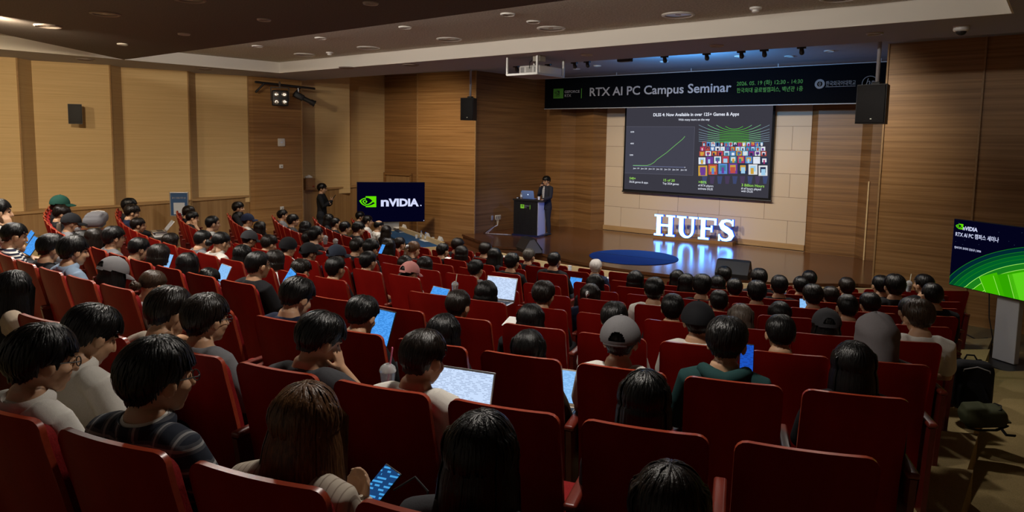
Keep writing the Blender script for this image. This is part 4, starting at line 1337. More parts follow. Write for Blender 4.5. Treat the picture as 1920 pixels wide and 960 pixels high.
# poster stand by the left wall
q = on((337, 408), 0, -8.55)
ps = thing('poster_stand', 'blue notice poster in a silver frame standing at the left wall', 'poster stand', (q.x, q.y, zf(4)), rad_(52))
zt = on((337, 362), 1, q.y).z - zf(4)
PWd, PHt = 0.36, 0.52
MB().rbox((0, 0, zt - PHt / 2), (PWd + 0.05, 0.03, PHt + 0.05), 0.008).build('frame', M['metal'], ps)
MB().box((0, -0.016, zt - PHt / 2), (PWd, 0.004, PHt)).build('poster', mat('poster_blue', (0.02, 0.08, 0.22), 0.5), ps)
put_text('poster_title', '출석 인증을 위한 QR', ps, -0.15, zt - 0.13, 0.045, TXT_WHITE, 0.02, 0.30, 'LEFT', 0, 0.02)
MB().box((0, -0.019, zt - 0.36), (0.24, 0.003, 0.27)).build('poster_panel', mat('poster_pale', (0.55, 0.60, 0.68), 0.6), ps)
MB().tube([(0, 0.03, 0.02), (0, 0.03, zt - PHt)], [0.016, 0.016], 10).build('pole', M['metal'], ps)
MB().lathe([(0.17, 0), (0.17, 0.015), (0.0, 0.02)], 24).build('foot', M['metal'], ps)
# ---------------------------------------------------------------- people: shared meshes
SKIN = mat('skin', (0.46, 0.265, 0.155), 0.5, 0.4)
nt, b_ = nodes(SKIN)
b_.inputs['Subsurface Weight'].default_value = 0.08
b_.inputs['Subsurface Radius'].default_value = (0.02, 0.008, 0.004)
BROW = mat('brow', (0.015, 0.011, 0.009), 0.6)
LIPS = mat('lips', (0.36, 0.13, 0.10), 0.5)
def fuse(mb, voxel, smooth=3, name='body', mats=()):
    me = bpy.data.meshes.new('tmp')
    me.from_pydata([tuple(p) for p in mb.v], [], mb.f)
    import bmesh
    bm = bmesh.new()
    bm.from_mesh(me)
    bmesh.ops.recalc_face_normals(bm, faces=bm.faces)
    bm.to_mesh(me)
    bm.free()
    o = bpy.data.objects.new('tmp', me)
    COL.objects.link(o)
    r = o.modifiers.new('r', 'REMESH')
    r.mode = 'VOXEL'
    r.voxel_size = voxel
    s = o.modifiers.new('s', 'SMOOTH')
    s.factor = 0.5
    s.iterations = smooth
    dg = bpy.context.evaluated_depsgraph_get()
    out = bpy.data.meshes.new_from_object(o.evaluated_get(dg))
    bpy.data.objects.remove(o)
    bpy.data.meshes.remove(me)
    out.name = name
    out.materials.clear()
    for m in mats:
        out.materials.append(m)
    out.polygons.foreach_set('use_smooth', [True] * len(out.polygons))
    return out
HS = 1.03
PIV = Vector((0, -0.012, 1.025))
def head_m(yaw, pitch, standing=0.0, roll=0.0):
    return TR(0, 0, standing) @ TR(*PIV) @ RZ(rad_(yaw)) @ RX(-rad_(pitch)) @ RY(rad_(roll)) @ TR(0, 0.022, 0.090) @ Matrix.Diagonal((1.12, 1.09, HS, 1))
def add_head(mb, T, top):
    mb.ell((0, -0.012, 0.012), (0.074, 0.094, 0.098), T, 20, 14)
    mb.ell((0, 0.032, -0.048), (0.060, 0.058, 0.074), T, 16, 12)
    mb.ell((0, 0.060, -0.102), (0.026, 0.022, 0.020), T, 12, 8)
    for s in (-1, 1):
        mb.ell((s * 0.036, 0.052, -0.034), (0.028, 0.032, 0.030), T, 12, 8)
        E_ = T @ TR(s * 0.076, -0.004, -0.020) @ RZ(-s * 0.45) @ RX(-0.15)
        mb.ell((s * 0.004, 0, 0), (0.009, 0.020, 0.032), E_, 10, 8)
        mb.ell((s * 0.004, -0.004, 0.012), (0.011, 0.016, 0.018), E_, 10, 8)
    mb.tube([(0, 0.086, 0.006), (0, 0.102, -0.022), (0, 0.106, -0.036)], [(0.009, 0.009), (0.012, 0.012), (0.017, 0.012)], 10, T, True, (1, 0, 0))
    mb.ell((0, 0.072, 0.020), (0.054, 0.020, 0.013), T, 12, 8)
    mb.ell((0, 0.084, -0.066), (0.023, 0.010, 0.006), T, 10, 6)
    mb.ell((0, 0.082, -0.078), (0.020, 0.010, 0.007), T, 10, 6)
    base = T @ Vector((0, -0.020, -0.050))
    mb.tube([base, lerp(base, Vector(top), 0.55), Vector(top)], [(0.054, 0.058), (0.053, 0.056), (0.064, 0.062)], 16, None, True, (1, 0, 0))
def add_hand(mb, w, d, n, s, curl=0.5, spread=0.012):
    # palm with four fingers and a thumb; d along the fingers, n out of the palm, s = +1 for the right hand
    d, n = Vector(d).normalized(), Vector(n).normalized()
    n = (n - d * n.dot(d)).normalized()
    x = d.cross(n) * s                                     # towards the thumb side
    w = Vector(w)
    mb.tube([w - d * 0.01, w + d * 0.03, w + d * 0.075], [(0.026, 0.018), (0.038, 0.016), (0.040, 0.013)], 12, None, True, x)
    for i, (o, l) in enumerate(((0.030, 0.072), (0.010, 0.080), (-0.010, 0.075), (-0.029, 0.060))):
        p = w + d * 0.080 + x * o
        pts, a = [p - d * 0.02], 0.0
        for seg in (0.45, 0.32, 0.23):
            q = pts[-1] if len(pts) > 1 else p
            if len(pts) == 1:
                pts.append(p)
                q = p
            a += curl * (0.8 if seg == 0.45 else 1.0)
            pts.append(q + (d * math.cos(a) + n * math.sin(a)) * (l * seg))
        mb.tube(pts, [0.0095, 0.0095, 0.0088, 0.0082, 0.0075], 8)
    p = w + d * 0.022 + x * 0.026
    t1 = p + (d * 0.55 + x * 0.75 + n * 0.25).normalized() * 0.042
    t2 = t1 + (d * 0.85 + x * 0.25 + n * 0.4).normalized() * 0.034
    mb.tube([p - x * 0.012, p, t1, t2], [0.012, 0.0125, 0.0105, 0.009], 8)
V = Vector
POSES = {
    # elbow, wrist, finger direction, palm normal, curl for left and right arm
    'lap': (((-0.235, 0.06, 0.665), (-0.105, 0.30, 0.595), (0.6, 0.75, -0.15), (0, 0, -1), 0.35), ((0.235, 0.06, 0.665), (0.105, 0.30, 0.595), (-0.6, 0.75, -0.15), (0, 0, -1), 0.35)),
    'type': (((-0.245, 0.07, 0.68), (-0.10, 0.32, 0.665), (0.15, 1, -0.1), (0, 0, -1), 0.35), ((0.245, 0.07, 0.68), (0.10, 0.32, 0.665), (-0.15, 1, -0.1), (0, 0, -1), 0.35)),
    'phone': (((-0.225, 0.02, 0.665), (-0.06, 0.24, 0.72), (0.45, 0.7, 0.45), (0.7, -0.5, 0.4), 0.6), ((0.225, 0.02, 0.665), (0.07, 0.25, 0.73), (-0.35, 0.7, 0.6), (-0.7, -0.5, 0.4), 0.6)),
    'chin': (((-0.235, 0.06, 0.665), (-0.105, 0.30, 0.595), (0.6, 0.75, -0.15), (0, 0, -1), 0.35), ((0.21, 0.17, 0.74), (0.115, 0.075, 0.955), (-0.15, -0.15, 1), (-1, -0.2, 0), 0.55)),
}
SH = ((-0.172, -0.048, 0.922), (0.172, -0.048, 0.922))
TORSO = [((0, 0.125, 0.50), (0.158, 0.112)), ((0, 0.075, 0.63), (0.140, 0.102)), ((0, 0.015, 0.78), (0.156, 0.108)), ((0, -0.018, 0.87), (0.170, 0.102)), ((0, -0.036, 0.935), (0.142, 0.078)), ((0, -0.034, 0.975), (0.085, 0.066))]
def add_torso(mb, g=0.0, dz=0.0, top=None):
    T_ = TORSO if top is None else TORSO[:top]
    mb.tube([V(p) + V((0, 0, dz)) for p, r in T_], [(r[0] + g, r[1] + g) for p, r in T_], 20, None, True, (1, 0, 0))
def add_arm(mb, i, elbow, wrist, g=0.0, dz=0.0, upto=1.0, cuff=0.0):
    s = V(SH[i]) + V((0, 0, dz))
    e, w = V(elbow), V(wrist)
    sx = -1 if i == 0 else 1
    pts = [s + V((-sx * 0.06, 0.005, 0.012)), s, lerp(s, e, 0.5) + V((sx * 0.008, 0, 0)), e]
    rr = [0.050, 0.054, 0.047, 0.041]
    if upto >= 1.0:
        pts += [lerp(e, w, 0.35), lerp(e, w, 1.0)]
        rr += [0.041, 0.027]
    else:
        pts = pts[:2] + [lerp(s, e, upto)]
        rr = rr[:2] + [0.048]
    mb.tube(pts, [r + g + (cuff if k == len(rr) - 1 else 0) for k, r in enumerate(rr)], 14)
LEGS = {
    'sit': [((0.088, 0.135, 0.492), 0.086), ((0.10, 0.33, 0.505), 0.076), ((0.112, 0.545, 0.485), 0.058), ((0.112, 0.545, 0.30), 0.054), ((0.112, 0.535, 0.09), 0.038)],
}
def add_legs(mb, g=0.0, key='sit', cut=0):
    for s in (-1, 1):
        L = LEGS[key]
        L = L[:len(L) - cut] if cut else L
        mb.tube([(s * p[0], p[1], p[2]) for p, r in L], [r + g for p, r in L], 14)
def add_feet(mb, g=0.0, y=0.535, x=0.112):
    for s in (-1, 1):
        mb.tube([(s * x, y - 0.045, 0.048), (s * x, y + 0.04, 0.055), (s * (x + 0.012), y + 0.135, 0.038), (s * (x + 0.015), y + 0.185, 0.030)], [(0.034 + g, 0.040), (0.038 + g, 0.046), (0.042 + g, 0.030), (0.034 + g, 0.022)], 12, None, True, (1, 0, 0))
def paint_head(me, T, scale=1.0):
    Ti = T.inverted()
    mi = [0] * len(me.polygons)
    for i, p in enumerate(me.polygons):
        q = Ti @ p.center
        if q.y > 0.055 and q.z < 0.05:
            if ((abs(q.x) - 0.032) / 0.016) ** 2 + ((q.z - 0.0) / 0.007) ** 2 < 1:
                mi[i] = 1
            elif ((abs(q.x) - 0.034) / 0.022) ** 2 + ((q.z - 0.024) / 0.0055) ** 2 < 1:
                mi[i] = 1
            elif q.y > 0.07 and (q.x / 0.024) ** 2 + ((q.z + 0.072) / 0.010) ** 2 < 1:
                mi[i] = 2
    me.polygons.foreach_set('material_index', mi)
_bodies, _tops = {}, {}
def body_mesh(pose, yaw, pitch):
    key = (pose, yaw, pitch)
    if key not in _bodies:
        mb = MB()
        T = head_m(yaw, pitch)
        add_head(mb, T, (0, -0.034, 0.975))
        add_torso(mb)
        for i, (e, w, d, n, c) in enumerate(POSES[pose]):
            add_arm(mb, i, e, w)
            add_hand(mb, V(w), d, n, -1 if i == 0 else 1, c)
        add_legs(mb)
        add_feet(mb)
        me = fuse(mb, 0.0075, 2, 'body', (SKIN, BROW, LIPS))
        paint_head(me, T)
        _bodies[key] = me
    return _bodies[key]
CLOTH0 = mat('cotton', (0.3, 0.3, 0.3), 0.85, 0.2)
def top_mesh(pose, sleeve):
    key = (pose, sleeve)
    if key not in _tops:
        mb = MB()
        tt = [((0, 0.135, 0.44), (0.150, 0.105))] + TORSO[:5] + [((0, -0.036, 0.962), (0.100, 0.066)), ((0, -0.034, 0.984), (0.066, 0.060))]
        mb.tube([p for p, r in tt], [(r[0] + 0.012, r[1] + 0.012) for p, r in tt], 20, None, False, (1, 0, 0))
        for i, (e, w, d, n, c) in enumerate(POSES[pose]):
            add_arm(mb, i, e, w, 0.013 if sleeve == 'long' else 0.016, 0, 1.0 if sleeve == 'long' else 0.72, 0.004)
        me = fuse(mb, 0.010, 3, 'shirt', (CLOTH0,))
        _tops[key] = me
    return _tops[key]
mb = MB()
mb.tube([(0, 0.10, 0.60), (0, 0.125, 0.52), (0, 0.135, 0.47)], [(0.165, 0.122), (0.172, 0.125), (0.15, 0.11)], 18, None, True, (1, 0, 0))
add_legs(mb, 0.014)
me_trousers = fuse(mb, 0.012, 3, 'trousers', (CLOTH0,))
mb = MB()
add_feet(mb, 0.008)
me_shoes = fuse(mb, 0.010, 2, 'shoes', (CLOTH0,))
me_collar = MB().lathe([(0.098, -0.022), (0.103, -0.004), (0.094, 0.020), (0.084, 0.032), (0.079, 0.024), (0.084, -0.022)], 28, TR(0, -0.036, 0.972) @ RX(rad_(12)) @ Matrix.Diagonal((1.0, 0.88, 1.0, 1))).mesh('collar', CLOTH0, True)
mb = MB()
mb.tube([(-0.085, 0.03, 0.955), (-0.105, -0.06, 0.985), (-0.06, -0.125, 0.975), (0, -0.145, 0.955), (0.06, -0.125, 0.975), (0.105, -0.06, 0.985), (0.085, 0.03, 0.955)], [0.022, 0.034, 0.042, 0.048, 0.042, 0.034, 0.022], 12)
me_hooddown = mb.mesh('hood', CLOTH0, True)

# ---------------------------------------------------------------- hair
def tab(t, a):
    ks = sorted(t)
    for p, q in zip(ks, ks[1:]):
        if a <= q:
            return lerp(t[p], t[q], (a - p) / (q - p))
    return t[ks[-1]]
def hair_pt(ph, th, e, drop=0.0, flare=0.0):
    # ph: 0 front, 180 back (degrees, signed to the right); th: from the crown; e: thickness
    a, t = rad_(ph), rad_(th)
    r = (0.078 + e, 0.098 + e, 0.101 + e)
    st = math.sin(t)
    if th > 90:
        st = max(st, 0.80)
    p = V((r[0] * math.sin(a) * st, -0.012 + r[1] * math.cos(a) * st, 0.014 + r[2] * math.cos(t)))
    if drop:
        p.z -= drop
        p.x *= 1 + flare
        p.y = p.y * (1 + flare * 0.5)
    return p
STY = {
    'short': dict(end={0: 68, 30: 71, 48: 66, 62: 84, 72: 104, 80: 104, 90: 84, 102: 92, 112: 122, 130: 140, 180: 146}, thick=0.017, n=1000),
    'volume': dict(end={0: 72, 30: 75, 48: 72, 62: 88, 72: 105, 80: 106, 90: 90, 102: 97, 112: 124, 130: 141, 180: 148}, thick=0.024, n=1100),
    'crop': dict(end={0: 56, 30: 60, 48: 58, 62: 78, 72: 102, 80: 102, 90: 82, 102: 90, 112: 118, 130: 136, 180: 142}, thick=0.011, n=900, under=True),
    'long': dict(end={0: 60, 40: 74, 55: 104, 180: 104}, thick=0.014, n=1000, drop=0.27, flare=0.18),
    'verylong': dict(end={0: 56, 40: 72, 55: 104, 180: 104}, thick=0.015, n=1200, drop=0.36, flare=0.45),
    'bob': dict(end={0: 72, 40: 80, 55: 104, 180: 104}, thick=0.017, n=1000, drop=0.085),
    'bun': dict(end={0: 56, 40: 70, 60: 84, 80: 96, 100: 102, 130: 116, 180: 118}, thick=0.010, n=800, bun=1),
    'tail': dict(end={0: 56, 40: 70, 60: 84, 80: 96, 100: 102, 130: 116, 180: 118}, thick=0.010, n=800, bun=2),
    'bald': dict(end={0: 70, 40: 76, 60: 80, 80: 94, 100: 100, 130: 118, 180: 124}, thick=0.006, n=600, start=48),
}
HAIRM0 = mat('hair', (0.01, 0.01, 0.01), 0.4)
_hair = {}
def hair_mesh(style, seed=0):
    key = (style, seed)
    if key in _hair:
        return _hair[key]
    s = STY[style]
    rn = random.Random(hash(style) % 1000 if False else sum(map(ord, style)) + seed * 77)
    mb = MB()
    th0 = s.get('start', 0)
    drop = s.get('drop', 0)
    tk = s['thick']
    def thick(ph, t):
        # fuller on the top and back, closer at the nape and temples
        f = 0.75 + 0.25 * math.sin(PI * min(1, 0.1 + t * 0.9))
        if not drop:
            lim = 0.16 if abs(ph) > 55 else 0.6
            f = lerp(f, lim, max(0.0, (t - 0.42) / 0.58) ** 1.2)
        if drop and 68 < abs(ph) < 118 and t > 0.6:
            f += 0.010 / tk
        if s.get('under') and abs(ph) > 60:
            f *= 1.0 - 0.6 * max(0, t - 0.45) / 0.55
        return tk * f
    NP, NT = 48, 12
    vs_, fs_ = [], []
    rows = NT + 1 + (6 if drop else 0)
    for i in range(NP):
        ph = -180 + 360 * i / NP
        te = tab(s['end'], abs(ph))
        for j in range(NT + 1):
            t = j / NT
            vs_.append(hair_pt(ph, lerp(th0, te, t), thick(ph, t) * 0.8))
        if drop:
            hang = 1.0 if abs(ph) > 62 else max(0.0, (abs(ph) - 44) / 18)
            for j in range(1, 7):
                t = j / 6
                p = hair_pt(ph, te, thick(ph, 1) * 0.8 + 0.004, drop * hang * t, s.get('flare', 0.05) * t)
                if drop > 0.15:
                    p.x *= 1 - 0.04 * t
                    p.y += -0.015 * t if abs(ph) > 90 else 0
                vs_.append(p)
    for i in range(NP):
        k = (i + 1) % NP
        for j in range(rows - 1):
            fs_.append((i * rows + j, k * rows + j, k * rows + j + 1, i * rows + j + 1))
    mb.add(vs_, fs_)
    whorl = rn.uniform(-20, 20)
    for q in range(s['n']):
        ph = rn.uniform(-180, 180)
        te = tab(s['end'], abs(ph))
        a0 = th0 + (te - th0) * (rn.random() ** 0.7) * 0.72
        ln = rn.uniform(28, 62)
        sw = rn.uniform(-10, 10) + (14 if ph > whorl else -14) * (0.5 if abs(ph) < 90 else 0.15)
        w0 = rn.uniform(0.0022, 0.0048)
        lift = rn.uniform(0.0005, 0.005) * (tk / 0.016)
        hang = drop and abs(ph) > 58 and rn.random() < 0.75
        N = 8 if not hang else 11
        pts = []
        for i in range(N):
            if not hang:
                t = i / (N - 1)
                th = a0 + ln * t
                over = rn.uniform(0, 5)
                th = min(th, te + over)
                pp = ph + sw * t
                pts.append(hair_pt(pp, th, thick(pp, min(1, (th - th0) / (te - th0))) * 0.85 + lift * (0.35 + math.sin(PI * min(1, t * 0.8 + 0.1))) * (0.4 if (not drop and (th - th0) / (te - th0) > 0.85 and abs(pp) > 60) else 1.0)))
            else:
                t = i / (N - 1)
                if i < 4:
                    th = lerp(a0, te, i / 3.0)
                    pts.append(hair_pt(ph, th, thick(ph, i / 3) * 0.85 + lift * 0.6))
                else:
                    u = (i - 3) / (N - 4)
                    p = hair_pt(ph, te, thick(ph, 1) * 0.85 + 0.005 + lift, drop * u * rn.uniform(0.90, 1.06), s.get('flare', 0.05) * u)
                    if drop > 0.15:
                        p.x *= 1 - 0.04 * u
                        p.y += -0.015 * u if abs(ph) > 90 else 0
                    pts.append(p)
        c = V((0, -0.012, 0.0))
        b = len(mb.v)
        for i, p in enumerate(pts):
            t = i / (N - 1)
            dirn = (pts[min(i + 1, N - 1)] - pts[max(i - 1, 0)])
            if dirn.length < 1e-6:
                dirn = V((0, 0, -1))
            nrm = p - c
            if hang and i > 3:
                nrm.z = 0
            sd = dirn.cross(nrm)
            sd = sd.normalized() if sd.length > 1e-7 else V((1, 0, 0))
            nrm = nrm.normalized()
            w = w0 * (0.35 + 0.65 * math.sin(PI * min(1, 0.18 + t * 0.75)))
            if i == N - 1:
                w *= 0.25
            mb.v += [p - sd * w, p + nrm * w * 0.35, p + sd * w]
        for i in range(N - 1):
            for k in (0, 1):
                mb.f.append([b + 3 * i + k, b + 3 * i + k + 1, b + 3 * i + 4 + k, b + 3 * i + 3 + k])
                mb.m.append(0)
    if s.get('bun') == 1:
        for q in range(70):
            a, b2 = rn.uniform(0, 2 * PI), rn.uniform(0.3, 1.0)
            pts = [V((0.005, -0.125, -0.035)) + V((0.046 * math.cos(a + t * 2.2) * b2, -0.02 + 0.03 * math.sqrt(max(0, 1 - b2 * b2)) * -1 + rn.uniform(-.004, .004), 0.040 * math.sin(a + t * 2.2) * b2)) for t in (0, .35, .7, 1)]
            mb.tube(pts, [0.004, 0.007, 0.007, 0.003], 5)
        mb.ell((0.005, -0.135, -0.035), (0.040, 0.032, 0.036))
    if s.get('bun') == 2:
        mb.tube([(0, -0.115, 0.0), (0, -0.15, -0.02), (0, -0.155, -0.10), (0.005, -0.14, -0.20), (0.01, -0.13, -0.27)], [0.018, 0.027, 0.03, 0.022, 0.006], 12)
        for q in range(50):
            a = rn.uniform(0, 2 * PI)
            r = lambda k: V((k * math.cos(a), k * 0.8 * math.sin(a), 0))
            mb.tube([V((0, -0.118, 0.0)) + r(.012), V((0, -0.152, -0.03)) + r(.027), V((0, -0.155, -0.11)) + r(.030), V((0.005, -0.14, -0.20)) + r(.024), V((0.01, -0.13, -0.28 + rn.uniform(0, .03))) + r(.006)], [0.003, 0.005, 0.005, 0.004, 0.001], 5)
    me = mb.mesh('hair', HAIRM0, 'all', False)
    _hair[key] = me
    return me
# caps, hood, glasses in the frame of the head
def cap_parts(opening):
    mb = MB()
    NP, NT = 120, 36
    idx = {}
    def pt(ph, th, e):
        return hair_pt(ph, th, e)
    vs_, fs_ = [], []
    for e in (0.027, 0.024):
        for i in range(NP):
            ph = -180 + 360 * i / NP
            for j in range(NT + 1):
                vs_.append(pt(ph, 90 * j / NT if abs(ph) < 120 else 97 * j / NT, e))
    n1 = NP * (NT + 1)
    for i in range(NP):
        k = (i + 1) % NP
        ph = -180 + 360 * (i + 0.5) / NP
        for j in range(NT):
            d = 180 - abs(ph)
            if opening and d < 24 and j >= 22 and j < NT - 3 and (d / 24) ** 2 + ((NT - 3 - j) / 10.0) ** 2 < 1:
                continue
            a = (i * (NT + 1) + j, k * (NT + 1) + j, k * (NT + 1) + j + 1, i * (NT + 1) + j + 1)
            fs_.append(a)
            fs_.append(tuple(n1 + q for q in a[::-1]))
    mb.add(vs_, fs_)
    dome = mb.mesh('cap_dome', CLOTH0, 'all', False)
    mb = MB()
    vs_, fs_ = [], []
    N = 14
    for i in range(N + 1):
        a = lerp(-62, 62, i / N)
        for j in range(5):
            t = j / 4
            p = pt(a, 88, 0.026)
            p.y += 0.075 * t * math.cos(rad_(a) * 1.25) ** 0.8 if abs(a) < 72 else 0
            p.z -= 0.022 * t * t + 0.020 * abs(math.sin(rad_(a))) * t
            vs_ += [p, p + V((0, 0, -0.005))]
    for i in range(N):
        for j in range(4):
            a, b = (i * 5 + j) * 2, ((i + 1) * 5 + j) * 2
            fs_ += [(a, b, b + 2, a + 2), (a + 1, a + 3, b + 3, b + 1)]
    for i in range(N):
        a, b = (i * 5 + 4) * 2, ((i + 1) * 5 + 4) * 2
        fs_.append((a, b, b + 1, a + 1))
    brim = mb.add(vs_, fs_).mesh('brim', CLOTH0, 'all')
    btn = MB().ell((0, -0.012, 0.142), (0.009, 0.009, 0.006)).mesh('button', CLOTH0, True)
    strap = MB().tube([hair_pt(a, 99, 0.026) for a in (152, 160, 170, 180, 190, 200, 208, 222)], [(0.003, 0.007)] * 8, 6).mesh('strap', CLOTH0, True)
    return dome, brim, btn, strap
CAP = cap_parts(True)
CAPC = cap_parts(False)
mb = MB()
vs_, fs_ = [], []
for i in range(40):
    ph = -180 + 9 * i
    for j in range(13):
        vs_.append(hair_pt(ph, (92 if abs(ph) < 70 else 104) * j / 12, 0.026 + 0.012 * (1 - j / 12) - (0.003 if j % 2 and j > 10 else 0)))
for i in range(40):
    for j in range(12):
        fs_.append((i * 13 + j, ((i + 1) % 40) * 13 + j, ((i + 1) % 40) * 13 + j + 1, i * 13 + j + 1))
me_beanie = MB().add(vs_, fs_).mesh('beanie', CLOTH0, 'all', False)
vs_, fs_ = [], []
for i in range(40):
    ph = -180 + 9 * i
    te = 58 if abs(ph) < 20 else (lerp(58, 100, (abs(ph) - 20) / 40) if abs(ph) < 60 else 100)
    for j in range(17):
        if j < 12:
            p = hair_pt(ph, te * j / 11, 0.040 + 0.006 * math.sin(j * 0.9 + ph * 0.05))
        else:
            p = hair_pt(ph, te, 0.042, 0.036 * (j - 11) if abs(ph) > 50 else 0.0, -0.01 * (j - 11))
        vs_.append(p)
for i in range(40):
    for j in range(16):
        fs_.append((i * 17 + j, ((i + 1) % 40) * 17 + j, ((i + 1) % 40) * 17 + j + 1, i * 17 + j + 1))
me_hoodup = MB().add(vs_, fs_).mesh('hood', CLOTH0, 'all', False)
mb = MB()
for s in (-1, 1):
    mb.tube([(s * 0.033 + 0.021 * math.cos(2 * PI * i / 16), 0.100, -0.002 + 0.018 * math.sin(2 * PI * i / 16)) for i in range(17)], [0.0022] * 17, 6)
    mb.tube([(s * 0.054, 0.099, 0.004), (s * 0.074, 0.085, 0.006), (s * 0.081, 0.01, 0.004), (s * 0.080, -0.015, -0.01)], [0.0022] * 4, 6)
mb.tube([(-0.012, 0.101, 0.003), (0, 0.104, 0.006), (0.012, 0.101, 0.003)], [0.002] * 3, 6)
me_glasses = mb.mesh('glasses', M['black'], True)
me_mask = MB().ell((0, 0.060, -0.070), (0.062, 0.058, 0.050)).mesh('face_mask', CLOTH0, True)
mb = MB()
mb.ell((0.0, -0.135, 0.01), (0.022, 0.012, 0.030)).tube([(-0.012, -0.142, 0.03), (-0.004, -0.156, 0.0), (0.0, -0.15, -0.03)], [0.005] * 3, 6).tube([(0.012, -0.142, 0.03), (0.004, -0.156, 0.0), (0.0, -0.15, -0.03)], [0.005] * 3, 6)
me_clip = mb.mesh('hair_clip', M['metal'], True)

def cloth(name, c, rough=0.85):
    m = grain('cloth_' + name, tuple(v * 0.94 for v in c), tuple(min(1, v * 1.05) for v in c), (180, 180, 180), rough, 0.12, 2, (0.3, 0.7), 0.2)
    return m
def stripes(name, c0, c1, scale, direction='Z', dist=0.0, duty=0.5):
    m = mat('cloth_' + name, c0, 0.85, 0.2)
    nt, b = nodes(m)
    tc = nt.nodes.new('ShaderNodeTexCoord')
    wv = nt.nodes.new('ShaderNodeTexWave')
    wv.bands_direction = direction
    wv.inputs['Scale'].default_value = scale
    wv.inputs['Distortion'].default_value = dist
    cr = nt.nodes.new('ShaderNodeValToRGB')
    cr.color_ramp.interpolation = 'CONSTANT'
    cr.color_ramp.elements[0].color = (*c0, 1)
    cr.color_ramp.elements[1].color = (*c1, 1)
    cr.color_ramp.elements[1].position = duty
    nt.links.new(tc.outputs['Object'], wv.inputs['Vector'])
    nt.links.new(wv.outputs['Fac'], cr.inputs['Fac'])
    nt.links.new(cr.outputs['Color'], b.inputs['Base Color'])
    return m
def plaid(name):
    m = mat('cloth_' + name, (0.02, 0.025, 0.035), 0.85, 0.2)
    nt, b = nodes(m)
    tc = nt.nodes.new('ShaderNodeTexCoord')
    prev = None
    base = nt.nodes.new('ShaderNodeRGB')
    base.outputs[0].default_value = (0.018, 0.022, 0.034, 1)
    prev = base.outputs[0]
    for dr_, sc, duty, col in (('X', 4.2, 0.62, (0.10, 0.10, 0.11)), ('Z', 4.2, 0.62, (0.10, 0.10, 0.11)), ('X', 4.2, 0.965, (0.42, 0.41, 0.40)), ('Z', 4.2, 0.965, (0.42, 0.41, 0.40))):
        wv = nt.nodes.new('ShaderNodeTexWave')
        wv.bands_direction = dr_
        wv.inputs['Scale'].default_value = sc
        mt = nt.nodes.new('ShaderNodeMath')
        mt.operation = 'GREATER_THAN'
        mt.inputs[1].default_value = duty
        mu = nt.nodes.new('ShaderNodeMath')
        mu.operation = 'MULTIPLY'
        mu.inputs[1].default_value = 0.55
        mx = nt.nodes.new('ShaderNodeMix')
        mx.data_type = 'RGBA'
        mx.inputs['B'].default_value = (*col, 1)
        nt.links.new(tc.outputs['Object'], wv.inputs['Vector'])
        nt.links.new(wv.outputs['Fac'], mt.inputs[0])
        nt.links.new(mt.outputs[0], mu.inputs[0])
        nt.links.new(mu.outputs[0], mx.inputs['Factor'])
        nt.links.new(prev, mx.inputs['A'])
        prev = mx.outputs['Result']
    nt.links.new(prev, b.inputs['Base Color'])
    return m
def hairmat(name, c, c1, rough=0.34):
    m = grain('hair_' + name, c, c1, (160, 160, 9), rough, 0.5, 3, (0.35, 0.7), 0.32)
    return m
HAIR = {
    'k': hairmat('black', (0.0022, 0.0020, 0.0020), (0.006, 0.0055, 0.0055)),
    'd': hairmat('dark_brown', (0.005, 0.0032, 0.0022), (0.014, 0.0085, 0.006)),
    'b': hairmat('brown', (0.055, 0.024, 0.010), (0.17, 0.078, 0.030)),
    'm': hairmat('mid_brown', (0.018, 0.010, 0.006), (0.055, 0.030, 0.016)),
    'a': hairmat('ash', (0.06, 0.045, 0.035), (0.15, 0.115, 0.09)),
    'w': hairmat('white', (0.42, 0.40, 0.38), (0.62, 0.60, 0.57), 0.5),
    'g': hairmat('grey', (0.035, 0.030, 0.025), (0.10, 0.09, 0.075), 0.45),
}
